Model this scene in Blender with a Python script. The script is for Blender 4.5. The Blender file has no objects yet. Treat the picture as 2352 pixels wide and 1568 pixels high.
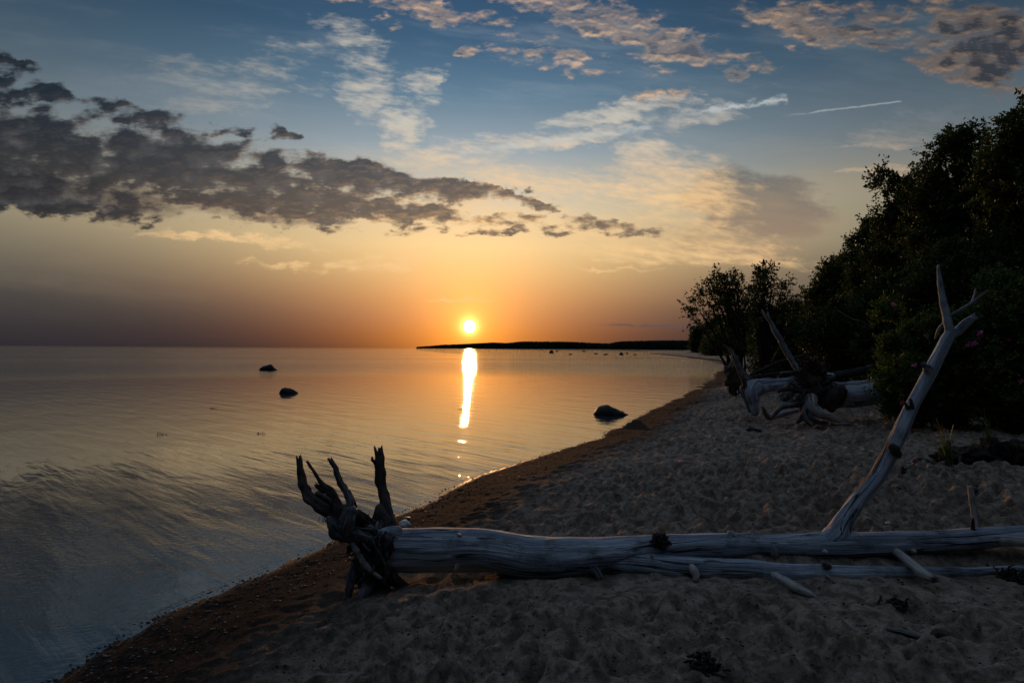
import bpy, math, random
import numpy as np
from mathutils import Vector, Matrix

R = math.radians
rng = np.random.default_rng(7)
random.seed(7)
scene = bpy.context.scene
C = scene.collection

# ------------------------------------------------------------------ camera
W0, H0 = 2352.0, 1568.0                 # pixel frame used for reading positions off the photograph
LENS = 20.0
F = LENS / 36.0 * W0
EYE = Vector((0, 0, 2.0))
ROT = Matrix.Rotation(R(90 + 0.675), 3, 'X') @ Matrix.Rotation(R(0.358), 3, 'Z')
cam_d = bpy.data.cameras.new('camera'); cam_d.lens = LENS; cam_d.sensor_width = 36
cam_d.clip_start = 0.05; cam_d.clip_end = 60000
cam = bpy.data.objects.new('camera', cam_d); C.objects.link(cam)
cam.matrix_world = Matrix.Translation(EYE) @ ROT.to_4x4()
scene.camera = cam
scene.view_settings.view_transform = 'Standard'
scene.view_settings.look = 'None'
scene.view_settings.exposure = 0.18
scene.view_settings.gamma = 1.0
scene.render.engine = 'CYCLES'
scene.cycles.max_bounces = 6
scene.cycles.caustics_reflective = False
scene.cycles.caustics_refractive = False

SUN_AZ = -math.degrees(math.atan(98 / F)) # degrees from +Y, negative is left
SUN_EL = 2.15
SUN_DIR = Vector((math.sin(R(SUN_AZ)) * math.cos(R(SUN_EL)), math.cos(R(SUN_AZ)) * math.cos(R(SUN_EL)), math.sin(R(SUN_EL))))

def lin(r, g, b):
    f = lambda c: (c / 255 / 12.92) if c <= 10.3 else ((c / 255 + 0.055) / 1.055) ** 2.4
    return (f(r), f(g), f(b), 1.0)

# ------------------------------------------------------------------ node expression helper
class NT:
    def __init__(s, tree): s.t = tree; s.n = tree.nodes; s.l = tree.links
    def put(s, sock, v):
        if isinstance(v, X): s.l.new(v.s, sock)
        elif v is not None: sock.default_value = v
    def math(s, op, a, b=None, c=None, clamp=False):
        n = s.n.new('ShaderNodeMath'); n.operation = op; n.use_clamp = clamp
        s.put(n.inputs[0], a)
        if b is not None: s.put(n.inputs[1], b)
        if c is not None: s.put(n.inputs[2], c)
        return X(s, n.outputs[0])
    def comb(s, x, y, z):
        n = s.n.new('ShaderNodeCombineXYZ')
        for i, v in enumerate((x, y, z)): s.put(n.inputs[i], v)
        return X(s, n.outputs[0])
    def sep(s, v):
        n = s.n.new('ShaderNodeSeparateXYZ'); s.put(n.inputs[0], v)
        return [X(s, o) for o in n.outputs]
    def noise(s, vec, scale=1, detail=6, rough=.55, lac=2.0, dist=0.0):
        n = s.n.new('ShaderNodeTexNoise'); s.put(n.inputs['Vector'], vec)
        n.inputs['Scale'].default_value = scale; n.inputs['Detail'].default_value = detail
        n.inputs['Roughness'].default_value = rough; n.inputs['Lacunarity'].default_value = lac
        n.inputs['Distortion'].default_value = dist
        return X(s, n.outputs['Fac'])
    def mix(s, f, a, b, mode='MIX'):
        n = s.n.new('ShaderNodeMix'); n.data_type = 'RGBA'; n.blend_type = mode
        s.put(n.inputs[0], f); s.put(n.inputs[6], a); s.put(n.inputs[7], b)
        return X(s, n.outputs[2])
    def ramp(s, f, stops, interp='LINEAR'):
        n = s.n.new('ShaderNodeValToRGB'); r = n.color_ramp; r.interpolation = interp
        while len(r.elements) < len(stops): r.elements.new(0.5)
        for e, (p, c) in zip(r.elements, stops): e.position = p
        for e, (p, c) in zip(r.elements, stops): e.color = c if len(c) == 4 else (*c, 1)
        s.put(n.inputs[0], f); return X(s, n.outputs[0])
    def smooth(s, f, a, b):
        n = s.n.new('ShaderNodeMapRange'); n.interpolation_type = 'SMOOTHSTEP'
        s.put(n.inputs[0], f); s.put(n.inputs[1], a); s.put(n.inputs[2], b)
        return X(s, n.outputs[0])
    def vmul(s, v, sc):
        n = s.n.new('ShaderNodeVectorMath'); n.operation = 'MULTIPLY'; s.put(n.inputs[0], v)
        n.inputs[1].default_value = sc; return X(s, n.outputs[0])
class X:
    def __init__(s, nt, sock): s.nt = nt; s.s = sock
    def __add__(s, o): return s.nt.math('ADD', s, o)
    __radd__ = __add__
    def __sub__(s, o): return s.nt.math('SUBTRACT', s, o)
    def __rsub__(s, o): return s.nt.math('SUBTRACT', o, s)
    def __mul__(s, o): return s.nt.math('MULTIPLY', s, o)
    __rmul__ = __mul__
    def __truediv__(s, o): return s.nt.math('DIVIDE', s, o)
    def max(s, o): return s.nt.math('MAXIMUM', s, o)
    def min(s, o): return s.nt.math('MINIMUM', s, o)
    def clamp(s): return s.nt.math('ADD', s, 0.0, clamp=True)

# ------------------------------------------------------------------ sky
world = bpy.data.worlds.new('World'); scene.world = world; world.use_nodes = True
wt = world.node_tree; wt.nodes.clear()
n = NT(wt)
tc = wt.nodes.new('ShaderNodeTexCoord')
dx, dy, dz = n.sep(X(n, tc.outputs['Generated']))
elev = n.math('ARCSINE', dz) * (180 / math.pi)
az = n.math('ARCTAN2', dx, dy) * (180 / math.pi) - SUN_AZ
dot = dx * SUN_DIR.x + dy * SUN_DIR.y + dz * SUN_DIR.z
theta = n.math('ARCCOSINE', dot.min(1.0)) * (180 / math.pi)
front = n.smooth(dy, 0.05, 0.35)
ys = dy.max(0.05)
U = dx / ys * F + 1176.0
Vv = (U - 1176.0) * 0.00625 + 799.4 - dz / ys * F
def stops(lst): return [(e / 90.0, lin(*c)) for e, c in lst]
ef = (elev / 90.0).clamp()
near = n.ramp(ef, stops([(0, (116, 62, 44)), (1.2, (144, 82, 52)), (3, (172, 112, 76)), (5, (198, 142, 92)), (7.5, (218, 174, 116)), (10, (230, 196, 140)),
    (12.5, (222, 196, 154)), (15.5, (190, 184, 168)), (19, (144, 158, 166)), (24, (88, 118, 140)), (28, (58, 90, 118)), (33, (42, 72, 101)), (50, (100, 122, 150)), (90, (140, 154, 176))]))
far = n.ramp(ef, stops([(0, (34, 38, 46)), (1.5, (42, 44, 51)), (4, (62, 61, 62)), (7, (97, 93, 83)), (10, (120, 116, 101)), (13, (116, 116, 104)), (17, (78, 92, 100)),
    (22, (54, 70, 84)), (27, (36, 54, 70)), (33, (24, 38, 54)), (50, (92, 112, 138)), (90, (140, 154, 176))]))
azn = az / (elev.max(0.0).min(14.0) * 1.15 + 13.5)
wsun = n.math('POWER', 2.718, (azn * azn) * -1.0)
base = n.mix(wsun, far, near)
def glow(k, amp, col, th=None):
    t = theta if th is None else th
    f = n.math('POWER', 2.718, t * (-1.0 / k)) * amp
    return n.mix(1.0, (0, 0, 0, 1), n.comb(f * col[0], f * col[1], f * col[2]), 'ADD')
az2 = az * az
e2 = (elev - 3.0)
wide = n.math('SQRT', az2 * 0.75 + e2 * e2 * .8)
sky = n.mix(1.0, base, glow(4.2, 0.32, (1.0, 0.45, 0.06), wide), 'ADD')
sky = n.mix(1.0, sky, glow(3.2, 1.0, (1.0, 0.31, 0.01)), 'ADD')
sky = n.mix(1.0, sky, glow(0.36, 7.0, (1.0, 0.62, 0.18)), 'ADD')
nish = wt.nodes.new('ShaderNodeTexSky'); nish.sky_type = 'NISHITA'; nish.sun_disc = False
nish.sun_elevation = R(SUN_EL); nish.sun_rotation = R(SUN_AZ)
sky = n.mix(1.0, sky, n.mix(1.0, X(n, nish.outputs[0]), (0.003, 0.003, 0.003, 1), 'MULTIPLY'), 'ADD')

sky = n.mix(n.smooth(dy, -0.45, 0.35), n.mix(1.0, sky, n.mix(n.smooth(dz, .40, 1.0), (.09, .09, .095, 1), (1, 1, 1, 1)), 'MULTIPLY'), sky)
# --- clouds: noise on a horizontal sheet overhead, gathered where the photograph has them
den = dz.max(0.0) + 0.06
cx, cy = dx / den, dy / den
warp = wt.nodes.new('ShaderNodeTexNoise'); n.put(warp.inputs['Vector'], n.comb(U * 0.011, Vv * 0.020, 1.7)); warp.inputs['Scale'].default_value = 1; warp.inputs['Detail'].default_value = 7; warp.inputs['Roughness'].default_value = .6
wr, wg, wb_ = n.sep(X(n, warp.outputs['Color']))
UU = U + 45.0 + (wr - 0.5) * 230.0; VW = Vv + (wg - 0.5) * 95.0
def blob(x, y, rx, ry, ang=0.0, amp=1.0):
    c, s_ = math.cos(R(ang)), math.sin(R(ang))
    a = (UU - x) * (c / rx) + (VW - y) * (s_ / rx)
    b = (VW - y) * (c / ry) - (UU - x) * (s_ / ry)
    return (1.0 - n.math('SQRT', a * a + b * b)).max(0.0).min(0.6) * amp
def many(lst):
    r = None
    for l in lst:
        b = blob(*l); r = b if r is None else r.max(b)
    return r * front
uv = n.comb(U * 0.01, Vv * 0.01, 0.0)
# puffy heaps
hx = n.comb(U * 0.0155, Vv * 0.036, 3.1)
big = n.noise(hx, 1.0, 8, .56, 2.1)
hx2 = n.comb(U * 0.0155 + 0.02, Vv * 0.036 + 0.24, 3.1)
big2 = n.noise(hx2, 1.0, 5, .5, 2.1)
soft = n.noise(hx, 1.0, 5, .5, 2.1)
mack = n.noise(n.comb(U * 0.030, Vv * 0.062, 6.0), 1.0, 5, .55, 2.1)
dark_m = many([(60, 360, 560, 150, 3, 1.25), (380, 375, 420, 105, 6, 1.15), (560, 430, 460, 85, 10, 1.1), (700, 470, 360, 55, 6, 1.0), (880, 405, 290, 50, 10, 1.15), (1070, 435, 200, 32, 6, 1.05),
    (960, 490, 200, 38, 4, 1.0), (1190, 528, 130, 20, 0, 0.95), (1180, 515, 420, 28, 2, 0.62), (0, 190, 190, 50, 20, 0.9), (20, 130, 120, 40, 20, .75),
    (140, 215, 110, 28, 8, .9), (340, 260, 170, 40, 12, .9), (130, 460, 380, 45, 6, .95), (690, 312, 60, 22, 5, .8), (1290, 470, 60, 18, 5, .8), (560, 300, 90, 20, 5, .75)])
ripz = n.smooth(Vv - U * 0.07, 360, 470)          # lower side breaks into small ripples
lowf = n.noise(n.comb(U * 0.0058, Vv * 0.013, 8.3), 1.0, 3, .5)
dd = dark_m * 1.05 + (big - 0.5) * 1.9 + (lowf - .5) * 1.2 + (mack - 0.5) * (ripz * 1.7)
gate = n.smooth(dark_m, 0.0, 0.14)
dark_a = n.smooth(dd, 0.04, 0.54) * gate
core = n.smooth(dark_m * 1.0 + (lowf - .5) * 1.1 + (soft - 0.5) * 2.1 + (mack - 0.5) * (ripz * 1.6), 0.20, 0.60)
peach_m = many([(1480, 60, 420, 60, 17, 1.1), (1660, 130, 220, 42, 22, 1.0), (1390, 15, 250, 45, 10, 1.0), (1270, 120, 170, 24, 3, .82), (1135, 120, 60, 20, 5, .85), (1400, 157, 120, 18, 3, .75), (1560, 150, 150, 16, 3, .7),
    (1060, 30, 190, 36, 14, .85), (915, 42, 70, 18, 15, .85), (900, 2, 180, 16, 5, .72), (1960, 60, 280, 60, 12, 1.0), (2020, 25, 330, 40, 4, .9), (2330, 100, 250, 130, 18, 1.3), (2300, 150, 200, 80, 10, 1.1), (1540, 222, 70, 22, 5, .68),
    (1610, 215, 60, 26, 5, .68), (1880, 110, 60, 18, 5, .7), (1250, 70, 180, 30, 20, .6)])
pd = peach_m * 1.1 + (lowf - .5) * .9 + (big - 0.5) * 2.2 + (mack - .5) * .35
peach_a = n.smooth(pd, 0.20, 0.95) * n.smooth(peach_m, 0.02, 0.2)
pcore = n.smooth(peach_m * 1.1 + (soft - 0.5) * 2.0, 0.50, 1.0)
lit = n.smooth(soft - big2, -0.03, 0.17)      # undersides turned to the low sun
# thin high streaks
st = n.noise(n.comb(U * 0.0040 + Vv * 0.0030, Vv * 0.022 - U * 0.0022, 9.0), 1.0, 8, .62, 2.0, .35)
cir_m = many([(880, 190, 90, 110, 20, 1.0), (965, 285, 75, 62, 5, 1.15), (1010, 200, 60, 75, 10, .65), (830, 70, 120, 40, 25, .65), (560, 220, 280, 42, -10, .62), (640, 160, 240, 60, -20, .5), (400, 170, 300, 60, -5, .4),
    (1300, 320, 330, 26, -6, .85), (1440, 265, 280, 30, -12, .9), (1650, 265, 170, 36, -8, .85), (1600, 430, 230, 120, 10, 1.0), (1540, 370, 100, 70, 20, .95), (1600, 560, 330, 60, 3, .85),
    (1130, 345, 180, 30, 0, .75), (2150, 290, 180, 60, -12, .62), (2080, 330, 160, 12, 2, .85), (2080, 385, 130, 12, -2, .8), (560, 545, 300, 18, 5, .95), (830, 610, 80, 22, -5, .75), (960, 600, 130, 36, -5, .5),
    (1480, 622, 130, 8, 3, .8), (1100, 685, 110, 7, 0, .6), (1250, 450, 330, 110, 4, .72), (1120, 350, 220, 50, -4, .8), (690, 608, 140, 10, 5, .55), (1750, 590, 220, 30, 5, .7)])
rib = n.noise(n.comb(U * 0.022 + Vv * 0.012, Vv * 0.075 - U * 0.016, 2.0), 1.0, 5, .6)
sd = cir_m * 1.05 + (st - 0.5) * 2.0 + (rib - 0.5) * 1.3
cir_a = n.smooth(sd, 0.0, 1.05) * n.smooth(cir_m, 0.0, 0.2)
# contrails: narrow straight trails
def trail(x0, y0, x1, y1, w, amp):
    L = math.hypot(x1 - x0, y1 - y0); c, s_ = (x1 - x0) / L, (y1 - y0) / L
    a = (U - x0) * (c / L) + (Vv - y0) * (s_ / L)
    b = (Vv - y0) * c - (U - x0) * s_
    bw = n.math('ABSOLUTE', b + (mack - 0.5) * (w * 3.0)) * (1.0 / w)
    return n.smooth(a, 0.0, 0.35) * n.smooth(a, 1.0, 0.97) * n.smooth(bw, 1.1, 0.0) * n.smooth(mack, .25, .55) * amp
tr = (trail(1560, 262, 1812, 224, 12, .7).max(trail(1785, 266, 2075, 230, 3.0, .42)).max(trail(1000, 360, 1500, 290, 9, .45))).max(trail(1350, 745, 1570, 751, 3.0, 0.0)) * front
lveil = n.smooth(many([(120, 440, 460, 62, 7, 1.5), (640, 490, 300, 34, 8, .9)]) + (st - 0.5) * 0.9, 0.1, 0.8)
# grey veil to the right of the sun
veil = n.smooth(many([(1780, 470, 230, 105, 12, 1.6), (1720, 560, 280, 60, 3, .9)]) + (st - 0.5) * 0.8, 0.15, 0.75)

warm = n.math('POWER', 2.718, n.math('MAXIMUM', theta - 8.0, 0.0) * (-1 / 15.0))
cir_col = n.mix(n.smooth(Vv, 260, 480), n.mix(n.smooth(n.math('ABSOLUTE', U - 1150), 1100, 100), lin(105, 112, 120), lin(205, 195, 178)), lin(238, 196, 140))
sky = n.mix(veil * 0.85, sky, n.mix(n.smooth(Vv, 400, 620), lin(98, 98, 98), lin(158, 130, 105)))
sky = n.mix(lveil * .8, sky, n.mix(n.smooth(U, 0, 900), lin(62, 60, 58), lin(128, 108, 92)))
sky = n.mix(cir_a * 0.80, sky, cir_col)
haze_band = n.noise(n.comb(U * 0.0016 + Vv * .001, Vv * 0.010 - U * .0012, 4.0), 1.0, 6, .6)
sky = n.mix(n.smooth(haze_band, .45, .75) * front * n.smooth(Vv, 760, 560) * .38, sky, n.mix(n.smooth(Vv, 260, 480), n.mix(wsun, lin(78, 96, 110), lin(165, 172, 175)), n.mix(wsun, lin(128, 112, 92), lin(240, 200, 145))))
sky = n.mix(tr, sky, lin(185, 190, 190))
side = n.smooth(U, 2300, 1300)
peach_c = n.mix(side, lin(128, 108, 92), lin(205, 172, 142))
sky = n.mix(peach_a * 0.93, sky, n.mix((pcore * .75 + .42 - lit * 0.75).clamp(), peach_c, n.mix(side, lin(50, 52, 58), lin(88, 94, 104))))
edge_c = n.mix(warm, lin(84, 82, 86), lin(240, 186, 122))
dark_c = n.mix(n.smooth(U, 0, 1300), n.mix(n.smooth(Vv, 180, 420), lin(22, 33, 44), lin(40, 42, 47)), n.mix(n.smooth(Vv, 330, 500), lin(62, 67, 76), lin(104, 92, 84)))
tone = (lit * (1.3 - core) * (warm * .95 + .14) + (1.0 - core) * warm * .35 + (mack - .5) * .4 * warm).clamp()
dk = n.mix(tone, dark_c, edge_c)
dk = n.mix((0.52 - soft).clamp() * 1.5, dk, lin(112, 110, 110))
sky = n.mix(dark_a * 0.95, sky, dk)
low = trail(1350, 745, 1640, 752, 5.0, 0.8)
sky = n.mix(low * front, sky, lin(92, 76, 78))
disc = n.smooth(theta, 0.68, 0.48) * 5.0
sky = n.mix(1.0, sky, n.comb(disc, disc * 0.9, disc * 0.66), 'ADD')
bg = wt.nodes.new('ShaderNodeBackground'); n.put(bg.inputs[0], sky); bg.inputs[1].default_value = 1.0
wo = wt.nodes.new('ShaderNodeOutputWorld'); wt.links.new(bg.outputs[0], wo.inputs[0])
world.cycles.sampling_method = 'MANUAL'; world.cycles.sample_map_resolution = 2048

sun_d = bpy.data.lights.new('sun', 'SUN'); sun_d.energy = 1.2; sun_d.angle = R(0.5); sun_d.color = (1.0, 0.48, 0.20)
sun = bpy.data.objects.new('sun', sun_d); C.objects.link(sun)
sun.rotation_euler = (-SUN_DIR).to_track_quat('-Z', 'Y').to_euler()
sun.location = (0, 0, 30)

# ------------------------------------------------------------------ numeric noise
def _h(ix, iy, iz, seed):
    h = (ix * 374761393 + iy * 668265263 + iz * 2147483647 + seed * 1274126177) & 0xffffffff
    h = ((h ^ (h >> 13)) * 1274126177) & 0xffffffff
    return ((h ^ (h >> 16)) & 0xffffff) / float(0xffffff)
def vn(x, y, z=0.0, seed=0):
    x = np.asarray(x, float); y = np.asarray(y, float); z = np.asarray(z, float) + 0 * x
    ix = np.floor(x).astype(np.int64); iy = np.floor(y).astype(np.int64); iz = np.floor(z).astype(np.int64)
    fx, fy, fz = x - ix, y - iy, z - iz
    q = lambda t: t * t * t * (t * (t * 6 - 15) + 10)
    fx, fy, fz = q(fx), q(fy), q(fz); r = 0
    for a in (0, 1):
        for b in (0, 1):
            for c in (0, 1):
                r = r + _h(ix + a, iy + b, iz + c, seed) * (fx if a else 1 - fx) * (fy if b else 1 - fy) * (fz if c else 1 - fz)
    return r - 0.5
def vn2(x, y, seed=0):
    ix = np.floor(x).astype(np.int64); iy = np.floor(y).astype(np.int64)
    fx, fy = x - ix, y - iy
    fx = fx * fx * (3 - 2 * fx); fy = fy * fy * (3 - 2 * fy); r = 0
    for a in (0, 1):
        for b in (0, 1):
            r = r + _h(ix + a, iy + b, 0, seed) * (fx if a else 1 - fx) * (fy if b else 1 - fy)
    return r - 0.5
def fbm2(x, y, oct=4, seed=0, g=.5):
    r = 0; a = 1
    for o in range(oct):
        r = r + a * vn2(x * 2 ** o + 17.3 * o, y * 2 ** o - 9.1 * o, seed + o); a *= g
    return r

# ------------------------------------------------------------------ terrain
SHORE = [(-300, -420), (-30, -60), (-4.6, -6), (-3.05, 0), (-2.78, 2.4), (-2.70, 3.37), (-2.62, 4.05), (-2.39, 4.63), (-2.13, 5.19), (-1.84, 5.85), (-1.34, 6.84),
         (-.45, 8.9), (1.09, 11.46), (2.4, 14.0), (4.08, 17.6), (6.4, 22.5), (9.1, 28.4), (13.2, 38), (18.2, 50), (24, 63), (30.5, 80), (37.0, 108), (43.0, 140),
         (50, 185), (57, 240), (70, 262), (120, 380), (210, 700), (309, 1000), (150, 1060), (-80, 1190), (-212, 1290), (-214, 1310), (-60, 1400), (400, 1600), (3500, 3600)]
POLY = np.array(SHORE + [(3600, -3600), (-300, -3600)], float)
def sdist(x, y):
    x = np.asarray(x, float); y = np.asarray(y, float)
    best = np.full(x.shape, 1e9); inside = np.zeros(x.shape, bool)
    m = len(POLY)
    for i in range(m):
        ax, ay = POLY[i]; bx, by = POLY[(i + 1) % m]
        ex, ey = bx - ax, by - ay
        t = np.clip(((x - ax) * ex + (y - ay) * ey) / (ex * ex + ey * ey), 0, 1)
        d = np.hypot(x - ax - t * ex, y - ay - t * ey)
        if i < len(SHORE) - 1: best = np.minimum(best, d)
        if ay != by:
            c = ((ay > y) != (by > y)) & (x < (bx - ax) * (y - ay) / (by - ay) + ax)
            inside ^= c
    return np.where(inside, best, -best)
def profile(d):
    land = np.interp(d, [0, .35, 1.2, 2.2, 3.2, 4.5, 8, 14, 25, 60, 200, 4000], [0, .035, .17, .32, .42, .49, .60, .78, 1.3, 2.6, 5, 6])
    sea = -np.interp(-d, [0, 2, 8, 40, 200], [0, .16, .5, 1.6, 3])
    return np.where(d > 0, land, sea)
def shored(x, y):
    d = sdist(x, y); return d, d + fbm2(x * .55, y * .55, 4, 3) * .22 * np.clip(np.hypot(x, y) / 8, .5, 3)
def ground(x, y): return float(profile(shored(np.array([float(x)]), np.array([float(y)]))[1])[0])

def ray(px, py): return ROT @ Vector(((px - W0 / 2) / F, (H0 / 2 - py) / F, -1))
def at(px, py, Y):
    d = ray(px, py); return EYE + d * (Y / d.y)
def G(px, py, z=None):
    d = ray(px, py); Y = None; zz = z if z is not None else 0.4
    for _ in range(30):
        t = (zz - EYE.z) / d.z; p = EYE + d * t
        if z is not None: break
        zz = 0.5 * zz + 0.5 * ground(p.x, p.y)
    return Vector((p.x, p.y, zz))

def mesh_np(name, V, Fq, mat, parent=None, smooth=True, attrs=None):
    me = bpy.data.meshes.new(name)
    V = np.asarray(V, np.float32); Fq = np.asarray(Fq, np.int32)
    me.vertices.add(len(V)); me.vertices.foreach_set('co', V.ravel())
    k = Fq.shape[1]
    me.loops.add(Fq.size); me.loops.foreach_set('vertex_index', Fq.ravel())
    me.polygons.add(len(Fq)); me.polygons.foreach_set('loop_start', np.arange(0, Fq.size, k, dtype=np.int32))
    me.polygons.foreach_set('use_smooth', np.full(len(Fq), smooth))
    me.update(calc_edges=True)
    for an, (ty, arr) in (attrs or {}).items():
        a = me.attributes.new(an, ty, 'POINT')
        a.data.foreach_set('vector' if ty == 'FLOAT_VECTOR' else 'value', np.asarray(arr, np.float32).ravel())
    for m in (mat if isinstance(mat, (list, tuple)) else [mat]): me.materials.append(m)
    o = bpy.data.objects.new(name, me); C.objects.link(o)
    if parent is not None:
        o.parent = parent; o.matrix_parent_inverse = Matrix.Translation(parent.location).inverted()
    return o
def tag(o, label=None, cat=None, group=None, kind=None):
    if label: o['label'] = label
    if cat: o['category'] = cat
    if group: o['group'] = group
    if kind: o['kind'] = kind
    return o
def empty(name, loc, label, cat, group=None):
    o = bpy.data.objects.new(name, None); C.objects.link(o); o.location = loc; o.empty_display_size = .2
    return tag(o, label, cat, group)

# ------------------------------------------------------------------ materials
def material(name):
    m = bpy.data.materials.new(name); m.use_nodes = True
    t = m.node_tree; p = t.nodes['Principled BSDF']
    return m, NT(t), p
def bump(nt, p, h, dist, strength=1.0, prev=None):
    b = nt.n.new('ShaderNodeBump'); b.inputs['Distance'].default_value = dist; b.inputs['Strength'].default_value = strength
    nt.put(b.inputs['Height'], h)
    if prev is not None: nt.l.new(prev.outputs[0], b.inputs['Normal'])
    nt.l.new(b.outputs[0], p.inputs['Normal']); return b
def objco(nt):
    t = nt.n.new('ShaderNodeTexCoord'); return X(nt, t.outputs['Object'])
def attr(nt, name, out='Vector'):
    a = nt.n.new('ShaderNodeAttribute'); a.attribute_name = name; return X(nt, a.outputs[out])

def mat_sand():
    m, nt, p = material('sand')
    co = objco(nt); d = attr(nt, 'shore', 'Fac')
    big = nt.noise(co, 1.3, 5, .6); mid = nt.noise(co, 11, 6, .62); fine = nt.noise(co, 260, 2, .6); deb = nt.noise(co, 30, 6, .7)
    dry = nt.mix(nt.smooth(mid, .36, .64), (0.22, 0.172, 0.132, 1), (0.56, 0.45, 0.35, 1))
    dry = nt.mix(nt.smooth(big, .5, .68) * .35, dry, (0.16, 0.115, 0.085, 1))
    dry = nt.mix(nt.smooth(deb, 0.54, 0.66) * 0.8, dry, (0.055, 0.045, 0.04, 1))
    dry = nt.mix(nt.smooth(fine, 0.56, 0.70) * 0.6, dry, (0.06, 0.05, 0.05, 1))
    wet = nt.mix(nt.smooth(deb, 0.4, 0.62), (0.058, 0.045, 0.037, 1), (0.026, 0.021, 0.018, 1))
    w = nt.smooth(d + (big - 0.5) * 0.9 + (deb - .5) * .8, 2.1, 0.7)
    grass = nt.smooth(d + (big - .5) * 6, 12, 17)
    col = nt.mix(w, dry, wet); col = nt.mix(grass, col, (0.05, 0.055, 0.025, 1))
    nt.put(p.inputs['Base Color'], col)
    nt.put(p.inputs['Roughness'], nt.smooth(d + (deb - .5) * .1, -0.02, 0.12) * 0.55 + 0.40)
    nt.put(p.inputs['Specular IOR Level'], nt.smooth(d, 0.2, 0.0) * .10 + .03)
    b = bump(nt, p, mid, 0.05, 1.0); b2 = bump(nt, p, deb, 0.05, 1.0, b); bump(nt, p, fine, 0.010, 1.0, b2)
    return m
def mat_water():
    m, nt, p = material('water')
    co = objco(nt); x, y, z = nt.sep(co)
    p.inputs['Base Color'].default_value = (0.040, 0.048, 0.055, 1)
    p.inputs['IOR'].default_value = 1.9; p.inputs['Roughness'].default_value = 0.035
    sq = nt.math('SQRT', x * x + y * y)
    # ripples: crests run obliquely to the beach
    al = x * .76 - y * .65; ac = x * .65 + y * .76
    swell = nt.noise(nt.comb(al * 0.5, ac * 1.9, 0), 1.0, 2, .45, 2.0, .4)
    rip = nt.noise(nt.comb(al * 1.0, ac * 6.5, 4), 1.0, 4, .55, 2.0, .5)
    fine = nt.noise(nt.comb(x * 9 + y * 2, y * 24 - x * 6, 0), 1.0, 3, .6)
    patch = nt.smooth(nt.noise(nt.comb(x * 0.25, y * 0.45, 0), 1.0, 4, .6), 0.42, 0.6)
    nearf = nt.smooth(sq, 12.0, 5.0)
    band = nt.smooth(nt.noise(nt.comb(x * 0.004, y * 0.022, 2), 1.0, 3, .5), 0.36, 0.52)
    farw = nt.smooth(sq, 35, 60) * (band * .8 + .2).max(nt.smooth(sq, 90, 200))
    wb = nt.noise(nt.comb(x * 2.2, y * 5.0, 0), 1.0, 4, .6)
    h = swell * (0.015 + nearf * .010) + rip * (0.0062 + nearf * .0010) + fine * (nearf * 0.0045 * (patch * .7 + .3) + 0.0002) + wb * farw * 0.055
    b2 = bump(nt, p, h, 1.0, 1.0)
    nt.put(p.inputs['Roughness'], 0.028)
    nt.l.new(b2.outputs[0], p.inputs['Normal'])
    return m
def mat_wood(name, c0, c1, crack=(0.02, 0.018, 0.018), dirt=0.0, rough=.72):
    m, nt, p = material(name)
    g = attr(nt, 'grain'); oc = objco(nt)
    st = nt.smooth(nt.noise(nt.vmul(g, (22, 22, 1.3)), 1.0, 6, .68), .28, .72)
    st2 = nt.noise(nt.vmul(g, (9, 9, .7)), 1.0, 3, .5)
    cr = nt.noise(nt.vmul(g, (17, 17, .7)), 1.0, 2, .5, 2, .5)
    crk = nt.smooth(nt.math('ABSOLUTE', cr - 0.5), 0.004, 0.036)
    crm = nt.smooth(nt.noise(nt.vmul(g, (6, 6, 1.3)), 1.0, 2, .5), 0.46, 0.56)
    crk = 1.0 - (1.0 - crk) * crm
    blot = nt.noise(oc, 5.0, 5, .65)
    vor = nt.n.new('ShaderNodeTexVoronoi'); nt.put(vor.inputs['Vector'], nt.vmul(g, (7, 7, 3.0))); vor.inputs['Randomness'].default_value = 1
    hole = nt.smooth(X(nt, vor.outputs['Distance']), 0.06, 0.11)
    col = nt.mix(st, (*c0, 1), (*c1, 1)); col = nt.mix(nt.smooth(st2, 0.5, 0.75) * 0.5, col, (c0[0] * .6, c0[1] * .6, c0[2] * .6, 1))
    col = nt.mix(nt.smooth(blot, 0.50, 0.68) * (0.55 + dirt), col, (0.05, 0.04, 0.035, 1))
    col = nt.mix(1.0 - crk, col, (*crack, 1)); col = nt.mix((1.0 - hole) * .8, col, (*crack, 1))
    nt.put(p.inputs['Base Color'], col); p.inputs['Roughness'].default_value = rough; p.inputs['Specular IOR Level'].default_value = .3
    b = bump(nt, p, st, 0.020, .9); b = bump(nt, p, crk * 1.0 + hole * .6, 0.022, 1.0, b); bump(nt, p, blot, 0.02, .6, b)
    return m
def mat_leaf(name, c0, c1, tr=.25):
    m, nt, p = material(name)
    f = nt.noise(objco(nt), 2.2, 4, .7); r = attr(nt, 'rnd', 'Fac')
    col = nt.mix(nt.smooth(f * .5 + r * .5, .3, .7), (*c0, 1), (*c1, 1))
    nt.put(p.inputs['Base Color'], col); p.inputs['Roughness'].default_value = .55; p.inputs['Specular IOR Level'].default_value = .25
    tb = nt.n.new('ShaderNodeBsdfTranslucent'); nt.put(tb.inputs[0], nt.mix(1.0, col, (1.1, 1.2, .5, 1), 'MULTIPLY'))
    mx = nt.n.new('ShaderNodeMixShader'); mx.inputs[0].default_value = tr
    nt.l.new(p.outputs[0], mx.inputs[1]); nt.l.new(tb.outputs[0], mx.inputs[2])
    out = nt.n['Material Output']; nt.l.new(mx.outputs[0], out.inputs[0])
    return m
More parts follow.
